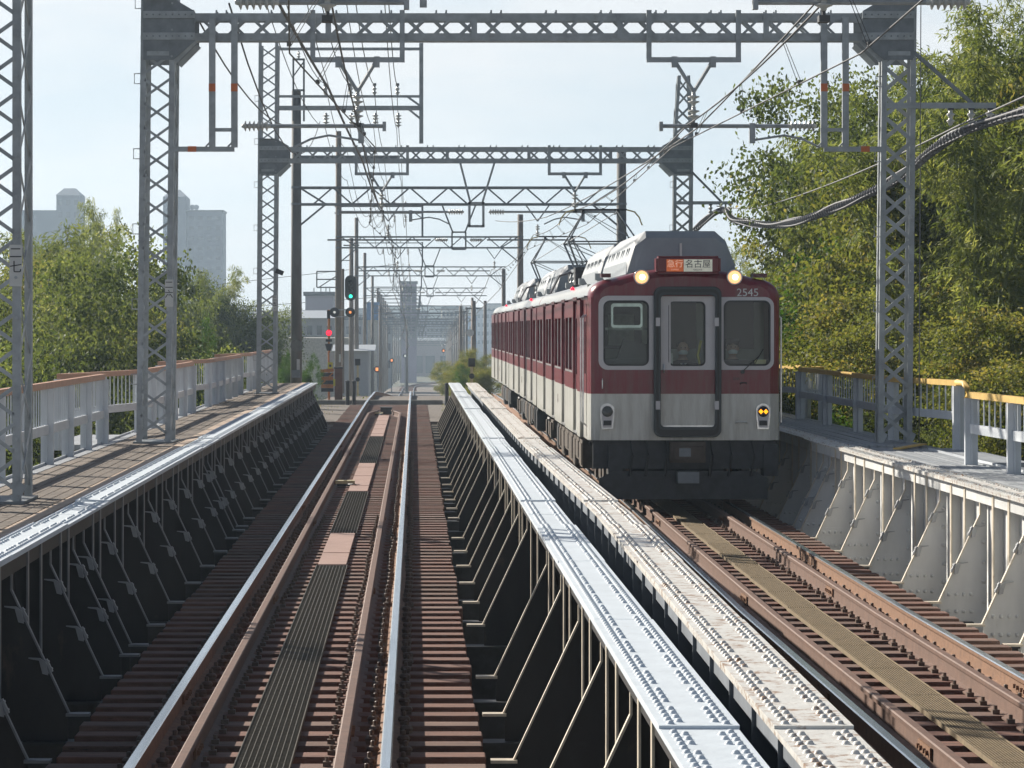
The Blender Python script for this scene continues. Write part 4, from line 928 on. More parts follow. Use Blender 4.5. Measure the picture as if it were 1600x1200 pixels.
        put('gangway_groove', curve_mesh([g3, g4], .006, .002, 'gangway_groove', M['black']), gw, (0,-.06,0))
        for xx in (1027, 1118.5):
            for yy in (503, 633): MB().box(LX(xx)-.03, LX(xx)+.03, -.075, -.066, LZ(yy)-.06, LZ(yy)+.06).build('latch', M['surround'], gw)
        # destination box
        sb = MB().box(LX(1024), LX(1125), -.14, .25, LZ(428), LZ(400)).build('destination_box', M['signbox'], t)
        bm = bmesh.new(); bm.from_mesh(sb.data); bmesh.ops.bevel(bm, geom=bm.edges[:], offset=.035, segments=3, affect='EDGES'); bm.to_mesh(sb.data); bm.free()
        MB().box(LX(1040), LX(1066.5), -.148, -.141, LZ(424.5), LZ(405.5)).build('orange_sign_half', M['sign_o'], sb)
        MB().box(LX(1067), LX(1111.5), -.148, -.141, LZ(424.5), LZ(405.5)).build('cream_sign_half', M['sign_w'], sb)
        put('sign_text', text_mesh('急行', .115, .001, 'sign_text', M['sign_ol']), sb, (LX(1053.3), -.150, LZ(413)))
        put('sign_text', text_mesh('EXPRESS', .028, .001, 'sign_text', M['sign_ol']), sb, (LX(1053.3), -.150, LZ(421.5)))
        put('sign_text', text_mesh('名古屋', .122, .001, 'sign_text', M['text_d']), sb, (LX(1089), -.150, LZ(413.3)))
        put('sign_text', text_mesh('NAGOYA', .03, .001, 'sign_text', M['text_d']), sb, (LX(1089), -.150, LZ(422)))
        o_ = text_mesh('2545', .155, .004, 'car_number', M['text_w']); cn = put('car_number', o_, t, (LX(1168), -.012, LZ(457.5))); cn.scale = (1.02,1,1)
        put('car_number', text_mesh('2545', .05, .002, 'car_number', M['black']), t, (LX(1150), -.006, LZ(592)))
        for px in (1002, 1147):
            hl = MB().lathe([(.105,.03),(.112,-.03),(.112,-.055),(.098,-.06),(.09,-.02),(.02,.015)], (LX(px),-.01,LZ(433)), 'y', 24).build('headlight', M['steel'], t, smooth=True)
            MB().lathe([(.090,-.045),(.075,-.058),(.0,-.062)], (LX(px),-.01,LZ(433)), 'y', 20).build('lamp_glass', M['lamp_on'], hl, smooth=True)
            MB().lathe([(.040,-.063),(.03,-.075),(.0,-.079)], (LX(px+1),-.01,LZ(433)), 'y', 12).build('bulb', M['lamp_hot'], hl, smooth=True)
        for px, on in ((948.5, False), (1192, True)):
            X = LX(px); pts = [(X-.075,LZ(670)),(X+.075,LZ(670)),(X+.105,LZ(640))]+[(X+.105*math.cos(R(a)), LZ(643)+.11*math.sin(R(a))) for a in range(0,181,20)]+[(X-.105,LZ(640))]
            u = put('tail_lamp_unit', curve_mesh([pts], .012, .006, 'tail_lamp_unit', M['steel']), t, (0,-.02,0))
            pts2 = [(X+(a-X)*.8, LZ(652)+(b_-LZ(652))*.88) for a, b_ in pts]
            put('lamp_housing', curve_mesh([pts2], .004, .0, 'lamp_housing', M['surround']), u, (0,-.018,0))
            MB().lathe([(.078,-.0),(.072,-.018),(0,-.022)], (X,-.022,LZ(643)), 'y', 18).build('round_lens', M['black'] if on else M['lens'], u, smooth=True)
            MB().box(X-.055,X+.055,-.034,-.022,LZ(664.5),LZ(657)).build('small_lens', M['black'], u)
            if on:
                for dx in (-.035,.035): MB().prism([(X+dx-.034,LZ(643)),(X+dx,LZ(643)-.036),(X+dx+.034,LZ(643)),(X+dx,LZ(643)+.036)], -.052, -.046).build('amber_diamond', M['amber'], u)
        # wipers, handles
        MB().bar((LX(1160),-.03,LZ(580)),(LX(1186),-.045,LZ(556)),.012,.02,(0,1,0)).bar((LX(1178),-.045,LZ(570)),(LX(1192),-.05,LZ(545)),.008,.02,(0,1,0)).lathe([(.03,-.03),(.03,0)],(LX(1160),-.01,LZ(581)),'y',8).build('wiper', M['black'], t)
        MB().tube([(LX(1150),-.01,LZ(661)),(LX(1150),-.05,LZ(659)),(LX(1166),-.05,LZ(659)),(LX(1166),-.01,LZ(661))], .012, 6).build('grab_handle', M['whitep'], t)
        MB().tube([(LX(941),-.01,LZ(592)),(LX(941),-.03,LZ(594)),(LX(941),-.03,LZ(605)),(LX(941),-.01,LZ(607))], .008, 6).build('grab_handle', M['steel'], t)
        MB().tube([(LX(1157),-.01,LZ(600)),(LX(1157),-.03,LZ(598)),(LX(1166),-.03,LZ(598)),(LX(1166),-.01,LZ(600))], .008, 6).build('grab_handle', M['dark'], t)
        MB().box(LX(940),LX(955),.12,.5,LZ(433),LZ(427)).build('marker_cover', M['maroon'], t); MB().box(LX(1178),LX(1200),.12,.5,LZ(433),LZ(427)).build('marker_cover', M['maroon'], t)
        # cab interior
        cb = MB().box(-1.3,1.3,1.75,1.8,1.0,3.2).box(-1.3,1.3,.05,1.8,.97,1.1).build('cab_back_wall', M['cab'], t)
        for xa, xb_ in ((-1.15,-.5),(-.28,.30),(.55,1.15)): MB().box(xa,xb_,1.72,1.745,2.25,2.95).build('rear_window', M['black'], cb)
        MB().box(-1.2,-.5,.15,.6,1.6,2.12).prism([(-1.0,2.0),(-.5,2.0),(-.5,2.32),(-.85,2.40)], .2, .5).build('driver_desk', M['black'], t)
        MB().box(.55,1.25,.2,.40,1.6,2.10).build('driver_desk', M['black'], t)
        MB().box(-1.0,-.62,1.60,1.71,2.3,2.75).build('notice_board', M['cabl'], t)
        MB().box(LX(1180),LX(1198),.10,.14,LZ(570),LZ(562)).build('display', M['beacon'], t)
        MB().box(LX(1046),LX(1052),.10,.12,LZ(571),LZ(552)).bar((LX(1047),.1,LZ(568)),(LX(1052),.1,LZ(556)),.02,.02,(0,1,0)).build('paper', M['whitep'], t)
        MB().tube([(LX(1097),.3,LZ(575)),(LX(1093),.3,LZ(555)),(LX(1098),.3,LZ(532))], .02, 6).build('hand_rail', M['yellow'], t)
        # underframe front
        MB().box(-1.3,1.3,.12,.2,.55,.955).build('front_apron', M['dark'], t)
        MB().box(LX(1046),LX(1100),-.25,.15,LZ(722),LZ(690)).box(LX(1052),LX(1096),-.36,-.251,LZ(716),LZ(696)).build('coupler_head', M['darkbr'], t)
        MB().box(LX(1058),LX(1076),-.37,-.361,LZ(712),LZ(699)).build('coupler_face', M['galv_d'], t)
        MB().box(LX(1057),LX(1090),-.28,.1,LZ(754),LZ(736)).build('coupler_stay', M['galv_d'], t)
        MB().box(-1.22,1.18,.0,.06,.12,.42).prism([(-1.22,.42),(1.18,.42),(1.0,.52),(-1.0,.52)],.0,.05).build('pilot_board', M['dark'], t)
        for px in (985,1010,1040,1110,1140,1175): MB().tube([(LX(px),.05,.95),(LX(px)+.02,-.08,.75),(LX(px)-.02,-.05,.45)], .018, 6).build('air_hose', M['black'], t)
        for px in (962,1205): MB().box(LX(px)-.1,LX(px)+.1,.05,.5,.45,.9).build('step_box', M['dark'], t)
    # side wall panels, windows, doors
    pm = {}
    for s in (-1, 1):
        edges = [.35+(1.15 if front else 0)]+[v for d_ in doors for v in (d_-.65, d_+.65)]+[L-.12]
        xo = s*(HW+.001)
        for a, b_ in zip(edges[0::2], edges[1::2]):
            a += .01; b_ -= .01; W_ = b_-a
            wins = []
            if W_ > 1.2:
                nn = 2 if W_ > 2.4 else 1; ww = (W_-.3)/nn
                wins = [(a+.18+k*ww, a+.12+(k+1)*ww, 1.90, 2.72) for k in range(nn)]
            key = (round(a,2), round(b_,2))
            if key not in pm: pm[key] = holes_panel(a, b_, .955, 2.965, wins, .05, 'side_panel', M['body2'], 0)
            o_ = put('side_panel', pm[key], t, (xo+s*.025, 0, 0), (0,0,R(90)))
            for wn in wins:
                MB().box(s*(HW+.004)-.003, s*(HW+.004)+.003, wn[0]-.02, wn[1]+.02, wn[2]-.02, wn[3]+.02).build('window_glass', M['glass_s'], t)
                MB().box(s*(HW+.054)-.004, s*(HW+.054)+.004, wn[0]-.02, wn[1]+.02, wn[2]-.03, wn[2]).box(s*(HW+.054)-.004, s*(HW+.054)+.004, wn[0]-.02, wn[0], wn[2], wn[3]).box(s*(HW+.03)-.004, s*(HW+.03)+.004, (wn[0]+wn[1])/2-.02, (wn[0]+wn[1])/2+.02, wn[2], wn[3]).build('window_frame', M['steel'], t)
        for d_ in doors:
            for h_ in (0, 1):
                y0 = d_-.64+.645*h_; y1 = y0+.635
                dl = MB().box(s*(HW+.004)-.004, s*(HW+.004)+.004, y0, y1, 1.0, 2.92).build('door_leaf', M['body2'], t)
                MB().box(s*(HW+.012)-.003, s*(HW+.012)+.003, y0+.12, y1-.12, 1.85, 2.70).build('door_window', M['glass_s'], dl)
                MB().box(s*(HW+.011)-.002, s*(HW+.011)+.002, y1-.008, y1+.002, 1.0, 2.92).build('door_edge', M['steel'], dl)
            MB().box(s*(HW+.03)-.03, s*(HW+.03)+.03, d_-.63, d_+.63, .97, .995).build('door_sill', M['steel'], t)
            MB().box(s*(HW+.03)-.03, s*(HW+.03)+.03, d_-.66, d_+.66, 2.97, 3.02).build('door_header', M['maroon'], t)
        if front:
            MB().box(s*(HW+.004)-.003, s*(HW+.004)+.003, .55, 1.15, 1.0, 2.9).build('cab_door', M['body2'], t); MB().box(s*(HW+.012)-.003, s*(HW+.012)+.003, .66, 1.04, 1.9, 2.65).build('cab_door_window', M['glass_s'], t)
            for yy in (.50,1.2): MB().tube([(s*(HW+.005),yy,1.15),(s*(HW+.05),yy,1.2),(s*(HW+.05),yy,2.7),(s*(HW+.005),yy,2.75)], .014, 6).build('hand_rail', M['steel'], t)
        MB().box(min(s*(HW-.03), s*(HW+.05)), max(s*(HW-.03), s*(HW+.05)), .3, L-.1, 3.0, 3.018).build('rain_gutter', M['roofp'], t)
        for yy in (6.2,): MB().lathe([(.03,0),(.035,.03),(.0,.06)], (s*(HW-.05),yy,3.16), 'z', 8).build('side_lamp', M['red'], t)
        for yy in (4.2,9.5,14.8): MB().prism([(s*1.0-.06,3.3),(s*1.0+.10,3.26),(s*1.0+.02,3.40),(s*1.0-.06,3.40)], yy, yy+.28).build('roof_vent', M['roofp'], t)
        put('door_mark', text_mesh('6', .22, .002, 'door_mark', M['maroon']), t, (s*(HW+.054), 9.5 if s < 0 else 9.5, 1.35), (0,0,R(-90*1 if s < 0 else 90)))
    # roof equipment
    for a, b_ in ac:
        mbx = MB(); secs = []
        for y, k in ((a,0.0),(a+.10,.7),(a+.22,1),(b_-.22,1),(b_-.1,.7),(b_,0)):
            hgt = .12+.40*k if k < 1 else .53
            hh = [0,.30,.47,.53][int(round(k*3))] if k < 1 else .53
            hh = {0.0:.0,.7:.46,1:.56}[k]; wb = .80; wt = .62
            secs.append([(-wb,y,3.33),(-wb+.02,y,3.33+hh*.3+.02),(-wt-.04,y,3.33+hh*.82+.03),(-wt+.12,y,3.40+hh),(wt-.12,y,3.40+hh),(wt+.04,y,3.33+hh*.82+.03),(wb-.02,y,3.33+hh*.3+.02),(wb,y,3.33)])
        nn = 8; mbx.add([p for s_ in secs for p in s_], [(j*nn+k, j*nn+(k+1)%nn, (j+1)*nn+(k+1)%nn, (j+1)*nn+k) for j in range(5) for k in range(nn)]+[tuple(range(8)), tuple(range(40,48))])
        acu = mbx.build('air_conditioner', M['roofp'], t)
        for s in (-1,1):
            for k in range(int((b_-a-.8)/.42)):
                if k % 3 == 2: continue
                y = a+.5+k*.42; MB().bar((s*.742, y, 3.60), (s*.712, y, 3.72), .012, .06, (0,1,0)).build('louvre', M['galv_d'], acu)
        if a < 2: MB().bar((0,a-.02+.08,3.45),(0,a+.05,3.78),.03,.05,(0,1,0)).build('front_fin', M['whitep'], acu)
    if panto is not None:
        pz = 5.06; pt = thing('pantograph', None, None); pt.parent = t; pt.location = (0, panto, 0)
        q = MB()
        for s in (-1,1):
            q.box(s*.55-.04,s*.55+.04,-.9,.9,3.72,3.79)
            for e in (-1,1): q.lathe([(.05,0),(.08,.05),(.05,.1),(.08,.15),(.05,.24)], (s*.55,e*.75,3.46), 'z', 8)
        q.box(-.6,.6,-.9,-.82,3.72,3.79).box(-.6,.6,.82,.9,3.72,3.79).build('base_frame', M['galv_d'], pt)
        a_ = MB()
        for e in (-1,1):
            for s in (-1,1): a_.tube([(s*.5,e*.75,3.8),(s*.72,e*1.05,4.35)], .022, 6).tube([(s*.72,e*1.05,4.35),(s*.35,e*.12,5.0)], .018, 6)
            a_.tube([(-.74,e*1.05,4.35),(.74,e*1.05,4.35)], .018, 6).tube([(-.5,e*.75,3.82),(.72,e*1.05,4.35)], .010, 5).tube([(.5,e*.75,3.82),(-.72,e*1.05,4.35)], .010, 5).tube([(-.7,e*1.05,4.35),(.35,e*.12,5.0)], .008, 5).tube([(.7,e*1.05,4.35),(-.35,e*.12,5.0)], .008, 5)
        a_.build('folding_arms', M['galv_d'], pt)
        hd = MB()
        for e in (-.13,.13): hd.box(-.55,.55,e-.03,e+.03,pz-.03,pz)
        hd.box(-.4,-.34,-.14,.14,pz-.10,pz-.03).box(.34,.4,-.14,.14,pz-.10,pz-.03).build('collector_head', M['dark'], pt)
        for s in (-1,1): MB().tube([(s*.55,0,pz-.015),(s*.72,0,pz-.06),(s*.82,0,pz-.18),(s*.88,0,pz-.34)], .018, 6).build('horn', M['beacon'], pt)
        MB().box(-.35,.1,1.4,1.9,3.45,3.78).lathe([(.11,0),(.11,.3)], (-.5,1.6,3.45), 'z', 10).build('arrester', M['dark'], pt)
        MB().box(-.62,-.1,-1.9,-1.2,3.44,3.80).box(-.5,-.2,-2.0,-1.1,3.5,3.72).build('roof_box', M['dark'], pt)
        MB().tube([(-.7,-1.6,3.7),(-.95,-1.9,3.62),(-1.15,-2.2,3.25)], .025, 6).build('roof_cable', M['wirel'], pt)
    # underframe, bogies
    MB().box(-1.15,1.15,.35,L-.35,.80,.955).build('underframe', M['dark'], t)
    random.seed(int(Z))
    for yb_ in (2.9, L-2.9):
        bg_ = thing('bogie', None, None); bg_.parent = t; bg_.location = (0, yb_, 0)
        for s in (-1,1): MB().prism([(s*.98-.05,.42),(s*.98+.05,.42),(s*.98+.05,.62),(s*.98-.05,.62)], -1.5, 1.5).box(s*.98-.09,s*.98+.09,-1.3,-.9,.26,.58).box(s*.98-.09,s*.98+.09,.9,1.3,.26,.58).box(s*.98-.08,s*.98+.08,-.3,.3,.3,.8).build('side_frame', M['darkbr'], bg_)
        for y in (-1.05,1.05):
            for s in (-1,1): MB().lathe([(.43,-.03),(.46,-.025),(.45,.06),(.40,.065),(.1,.05)], (s*.74,y,.45), 'x', 24).build('wheel', M['guard'], bg_)
            MB().tube([(-.9,y,.45),(.9,y,.45)], .08, 8).build('axle', M['dark'], bg_)
        for s in (-1,1):
            for y in (-.25,.25): MB().lathe([(.09,0),(.11,.04),(.09,.08),(.11,.12),(.09,.16),(.11,.2),(.09,.24)], (s*.98,y,.58), 'z', 10).build('spring', M['dark'], bg_)
    y = 5.0
    while y < L-5.2:
        w_ = random.uniform(.6,1.4); hgt = random.uniform(.35,.55)
        for s in (-1,1):
            MB().box(min(s*.6,s*1.22), max(s*.6,s*1.22), y, y+w_, .80-hgt, .79).box(min(s*1.22,s*1.235), max(s*1.22,s*1.235), y+.06, y+w_-.06, .84-hgt, .74).build('equipment_box', M['darkbr'] if random.random() < .6 else M['dark'], t)
        y += w_+random.uniform(.12,.4)
    MB().tube([(-1.1,4.6,.75),(-1.1,L-4.6,.75)], .03, 6).build('air_pipe', M['dark'], t)
    return t
c1 = car('front car of the oncoming maroon and ivory train with headlights lit', 3.84, 47.3, -.0028, True, None, [(.7,7.2),(8.6,14.6)])
c2 = car('middle car of the maroon and ivory train with a raised pantograph over its front end', 3.915, 67.95, 0, False, 2.2, [(6.0,11.5),(12.7,17.5)])
c3 = car('rear car of the maroon and ivory train with a raised pantograph', 3.93, 88.6, 0, False, 2.2, [(6.0,11.5),(12.7,17.5)])
for Zg, xg in ((67.65,3.91),(88.3,3.92)):
    g_ = thing('gangway_bellows', 'dark folded gangway bellows between the '+('front and middle' if Zg < 70 else 'middle and rear')+' train cars', 'gangway', (xg, Zg, 1))
    mb = MB()
    for k in range(7): w_ = 1.16 if k % 2 else 1.08; mb.box(-w_,w_,-.20+k*.06,-.15+k*.06,.0,2.0+(.05 if k % 2 else 0))
    mb.build('folds', M['black'], g_)
# ---------------- people in the cab ----------------
def person(label, x, y, z, hat, turn=0, sc=1.0):     # upper body seated or standing behind glass, z = seat or floor height
    t = thing('person', label, 'person', (x, y, z), turn)
    # skeleton: pelvis, spine, shoulders, arms, legs (seated)
    V = [(0,0,.0),(0,-.01,.22),(0,0,.44),(0,0,.54),(0,-.01,.62),(-.17,0,.46),(.17,0,.46),(-.25,-.03,.22),(.25,-.03,.22),(-.2,-.27,.14),(.2,-.27,.14),(-.16,-.36,.17),(.16,-.36,.17),(-.1,-.05,-.03),(.1,-.05,-.03),(-.12,-.42,-.02),(.12,-.42,-.02),(-.12,-.42,-.42),(.12,-.42,-.42),(-.12,-.55,-.46),(.12,-.55,-.46)]
    E = [(0,1),(1,2),(2,3),(3,4),(2,5),(2,6),(5,7),(6,8),(7,9),(8,10),(9,11),(10,12),(0,13),(0,14),(13,15),(14,16),(15,17),(16,18),(17,19),(18,20)]
    RR = [.15,.15,.13,.06,.055,.075,.075,.055,.055,.042,.042,.035,.035,.1,.1,.075,.075,.05,.05,.04,.04]
    me = bpy.data.meshes.new('body'); me.from_pydata(V, E, []); o = bpy.data.objects.new('body', me); C.objects.link(o)
    md = o.modifiers.new('s', 'SKIN'); sk = me.skin_vertices[0].data
    for i, r in enumerate(RR): sk[i].radius = (r*1.12, r*.85)
    sk[0].use_root = True
    ss = o.modifiers.new('b', 'SUBSURF'); ss.levels = 2; ss.render_levels = 2
    dg = bpy.context.evaluated_depsgraph_get(); dg.update(); m2 = bpy.data.meshes.new_from_object(o.evaluated_get(dg)); bpy.data.objects.remove(o)
    m2.materials.clear(); m2.materials.append(M['uniform']); m2.materials.append(M['skin'])
    for p in m2.polygons:
        p.use_smooth = True; c = p.center
        p.material_index = 1 if c.z > .545 else 0
    put('body', m2, t)
    hp = [(.0,-.11),(.045,-.105),(.07,-.07),(.078,-.02),(.082,.03),(.078,.07),(.055,.105),(.0,.118)]
    hd = MB().lathe(hp, (0,-.02,.70), 'z', 18); hd.v = [(a, (b+.02)*1.15-.02-(.012 if c < .68 else 0), c) for a, b, c in hd.v]
    H_ = hd.build('head', M['skin'], t, smooth=True)
    MB().add([(0,-.135,.70),(-.014,-.108,.69),(.014,-.108,.69),(0,-.112,.735)], [(0,1,2),(0,3,1),(0,2,3),(1,3,2)]).build('nose', M['skin'], H_)
    for s in (-1,1):
        MB().lathe([(.010,0),(.008,.006)], (s*.030,-.112,.722), 'y', 8).build('eye', M['hair'], H_)
        MB().lathe([(.018,0),(.026,.008),(.018,.014)], (s*.080,-.02,.70), 'x', 8).build('ear', M['skin'], H_)
    mk = MB().lathe([(.066,0),(.074,.03),(.070,.062)], (0,-.035,.625), 'z', 14); mk.v = [(a, min(b*1.17, -.02), c) for a, b, c in mk.v]; mk.build('face_mask', M['mask'], t, smooth=True)
    hr = MB().lathe([(.084,.03),(.089,.06),(.07,.108),(.0,.126)], (0,-.01,.70), 'z', 16); hr.v = [(a, b*1.15 if b > -.06 else b*1.02, c) for a, b, c in hr.v]; hr.build('hair', M['hair'], t, smooth=True)
    MB().prism([(-.045,.50),(.045,.50),(0,.36)], -.128, -.118).build('shirt_front', M['shirt'], t)
    MB().prism([(-.014,.50),(.014,.50),(.02,.38),(0,.35),(-.02,.38)], -.135, -.129).build('necktie', M['tie_n'], t)
    for s in (-1,1):      # hands: palm, four bent fingers and a thumb
        hnd = MB().bar((s*.16,-.36,.17),(s*.15,-.44,.165),.075,.03)
        for k in range(4): fx_ = s*.15+(-.027+.018*k); hnd.tube([(fx_,-.43,.168),(fx_,-.475,.160),(fx_,-.485+.004*k,.135)], .0085, 5)
        hnd.tube([(s*.15-s*.035,-.38,.165),(s*.15-s*.055,-.42,.155),(s*.15-s*.045,-.45,.145)], .010, 5); hnd.build('hand', M['skin'], t)
    if hat:
        MB().lathe([(.088,.0),(.092,.03),(.115,.065),(.105,.085),(.0,.092)], (0,-.02,.755), 'z', 18).build('cap_crown', M['cap'], t, smooth=True)
        MB().prism([(-.07,.757),(.07,.757),(.055,.750),(-.055,.750)], -.165, -.09).build('cap_peak', M['black'], t)
    return t
ZF = 47.3
person('masked crew member in dark suit behind the train centre door window', 3.84+LX(1072), ZF+.62, 1.55, False)
person('masked driver in dark uniform and tie behind the right-hand cab window', 3.84+LX(1151), ZF+.64, 1.56, True)
t = thing('driver_seat', 'dark seat in the right side of the cab behind the driver', 'seat', (3.84+LX(1151), ZF+.85, 1.1))
MB().box(-.22,.22,-.1,.3,.0,.36).build('seat_base', M['seat'], t); MB().box(-.2,.2,.22,.3,.38,.85).build('seat_back', M['seat'], t)
t = thing('driver_seat', 'dark fold-down seat in the middle of the cab behind the door', 'seat', (3.84+LX(1072), ZF+.85, 1.1))
MB().box(-.2,.2,-.1,.3,.28,.35).box(-.05,.05,.0,.1,0,.279).build('seat_base', M['seat'], t)
# ---------------- signals and crossing ----------------
def hood(mb, c, r, L_): mb.lathe([(r,0),(r,-L_),(r*.92,-L_),(r*.92,-.005)], c, 'y', 14)
Z = 160
t = thing('railway_signal', 'tall railway signal with oval black backboard showing a green light', 'signal', (PX(541,Z), Z, -.6))
MB().tube([(PX(536,Z),Z,-.6),(PX(536,Z),Z,PZ(420,Z))], .06, 8).build('post', M['pole_w'], t, True)
sx, sz = PX(548,Z), PZ(450,Z)
put('backboard', curve_mesh([rrect(-.28,.28,-.61,.61,.27,7)], .03, 0, 'backboard', M['black']), t, (sx-t.location.x, -.12, sz+.6))
for k, zz in enumerate((.36,.12,-.12,-.40)):
    u = MB(); hood(u, (sx, Z-.16, sz+zz), .10, .16); h_ = u.build('lamp_hood', M['black'], t, True)
    MB().lathe([(.085,-.02),(.07,-.05),(0,-.06)], (sx, Z-.15, sz+zz), 'y', 14).build('lamp', M['green'] if k == 3 else M['dark'], t, True)
MB().box(sx-.3,PX(534,Z),Z-.05,Z+.02,sz-.66,sz-.62).bar((PX(536,Z),Z,PZ(407,Z)),(sx,Z-.05,PZ(407,Z)),.04,.04).build('bracket', M['galv'], t, True)
t = thing('repeater_signals', 'pair of small round signal heads under the green signal, the right one faintly orange', 'signal', (PX(536,Z), Z-.5, PZ(490,Z)))
for px, on in ((523,0),(547.5,1)):
    MB().lathe([(.235,0),(.235,.03)], (PX(px,Z), Z-.5, PZ(488,Z)), 'y', 20).build('round_board', M['black'], t, True)
    u = MB(); hood(u, (PX(px,Z), Z-.52, PZ(488,Z)), .10, .14); u.build('lamp_hood', M['dark'], t, True)
    MB().lathe([(.06,-.02),(0,-.05)], (PX(px,Z), Z-.53, PZ(488,Z)), 'y', 12).build('lamp', M['orange_l'] if on else M['whitel'], t, True)
MB().box(PX(523,Z),PX(547,Z),Z-.47,Z-.43,PZ(484,Z)-.03,PZ(484,Z)+.03).box(PX(526,Z),PX(548,Z),Z-.47,Z-.43,PZ(495,Z)-.02,PZ(495,Z)+.02).build('cross_bar', M['galv'], t, True)
# frame hanging left of pole
t = thing('bracket_frame', 'square steel frame reaching left from the signal pole', 'bracket', (PX(495,163), 163, PZ(450,163)))
a = (PX(495,163), PX(527,163)); b = (PZ(449,163), PZ(424,163))
MB().bar((a[0],163,b[0]),(a[0],163,b[1]),.06,.06).bar((a[0],163,b[1]),(a[1],163,b[1]),.06,.06).bar((a[0],163,b[0]),(a[1],163,b[0]),.06,.06).bar((a[0],163,(b[0]+b[1])/2),(a[1],163,(b[0]+b[1])/2),.06,.06).bar((a[0]+.1,163.03,b[0]),(a[1],163.03,b[1]-.2),.05,.05,(0,1,0)).build('frame', M['galv_d'], t, True)
Z = 124
t = thing('crossing_signal', 'level crossing signal with a glowing red lamp beside the signal pole', 'crossing signal', (PX(514,Z), Z, -.2))
MB().tube([(PX(514,Z),Z,-.2),(PX(514,Z),Z,PZ(484,Z))], .045, 8).build('post', M['orange_p'], t, True)
u = MB(); hood(u, (PX(514,Z), Z-.1, PZ(520,Z)), .12, .08); u.build('lamp_hood', M['black'], t, True)
MB().lathe([(.11,-.02),(.09,-.06),(0,-.08)], (PX(514,Z), Z-.1, PZ(520,Z)), 'y', 16).build('red_lamp', M['red'], t, True)
MB().prism([(PX(508,Z),PZ(537,Z)),(PX(520,Z),PZ(537,Z)),(PX(517,Z),PZ(548,Z)),(PX(511,Z),PZ(548,Z))], Z-.3, Z-.05).build('bell_horn', M['black'], t, True)
MB().box(PX(509,Z),PX(519,Z),Z-.08,Z+.08,PZ(534,Z),PZ(530,Z)).box(PX(511,Z),PX(516,Z),Z-.1,Z,PZ(498,Z),PZ(485,Z)).build('fittings', M['black'], t, True)
MB().box(PX(515,Z),PX(521,Z),Z-.06,Z-.04,PZ(567,Z),PZ(551,Z)).build('white_plate', M['whitep'], t, True)
MB().box(PX(512,Z),PX(520,Z),Z-.09,Z-.07,PZ(577,Z),PZ(566,Z)).build('yellow_plate', M['yellow'], t, True)
MB().lathe([(.05,-.004),(.05,0)], (PX(516,Z), Z-.09, PZ(571.5,Z)), 'y', 12).build('black_dot', M['black'], t, True)
t = thing('crossing_barrier', 'weathered orange and black barrier machine at the left foot of the crossing', 'barrier', (PX(512,Z-1), Z-1, -.3))
Zq = Z-1
for k in range(5):
    MB().box(PX(502,Zq),PX(521,Zq),Zq-.2,Zq+.2,PZ(612-k*6,Zq),PZ(606.5-k*6,Zq)).build('striped_case', M['orange_p'] if k % 2 else M['dark'], t, True)
MB().bar((PX(501,Zq),Zq-.25,PZ(580,Zq)),(PX(522,Zq),Zq-.25,PZ(578,Zq)),.05,.12).bar((PX(503,Zq),Zq-.3,PZ(600,Zq)),(PX(521,Zq),Zq-.3,PZ(582,Zq)),.05,.1,(0,1,0)).build('barrier_arm', M['orange_p'], t, True)
MB().box(PX(521,Zq),PX(524,Zq),Zq-.3,Zq-.27,PZ(603,Zq),PZ(592,Zq)).build('yellow_plate', M['yellow'], t, True)
t = thing('rusty_cabinet', 'rusty brown trackside cabinet right of the orange barrier machine', 'cabinet', (PX(530,Z), Z, -.3))
MB().box(PX(523,Z),PX(535,Z),Z-.2,Z+.2,-.3,PZ(576,Z)).build('body', M['guard'], t, True); MB().box(PX(522,Z),PX(536,Z),Z-.22,Z+.22,PZ(576,Z)+.002,PZ(574,Z)+.01).build('lid', M['dark'], t, True)
for px, zz, lab in ((543,118.2,'dark thick post left of the pair beside the crossing'),(553,118.4,'dark thick post right of the pair beside the crossing'),(698,117.5,'dark block post at the far end of the clean white girder')):
    t = thing('bollard', lab, 'post', (PX(px,zz), zz, -.4)); hh = 1.02 if px < 600 else .95
    MB().tube([(0,0,0),(0,0,hh)], .07, 8).build('shaft', M['dark'], t); MB().lathe([(.08,0),(.08,.04),(.02,.07)], (0,0,hh), 'z', 8).build('cap', M['dark'], t)
for (px, py, Zq, lampm, lab) in ((589,577,300,'orange_l','small orange signal light low on the left of the far line'),(612,563,430,'orange_l','tiny orange signal light beside the far left track'),(693,548,480,'orange_l','tiny round signal with an orange point above the far curve'),(633,556,440,'whitel','tiny round signal with a white point left of the far curve')):
    t = thing('distant_signal', lab, 'signal', (PX(px,Zq), Zq, railz(Zq)-.3)); x_ = PX(px,Zq); z_ = PZ(py,Zq)
    MB().tube([(x_,Zq+.2,railz(Zq)-.3),(x_,Zq+.2,z_+.2)], .06, 6).build('post', M['galv_d'], t, True)
    MB().lathe([(.30,0),(.30,.05)], (x_, Zq, z_), 'y', 14).build('head', M['black'], t, True); MB().box(x_-.11,x_+.11,Zq-.06,Zq-.01,z_-.14,z_+.14).build('lamp', M[lampm], t, True)
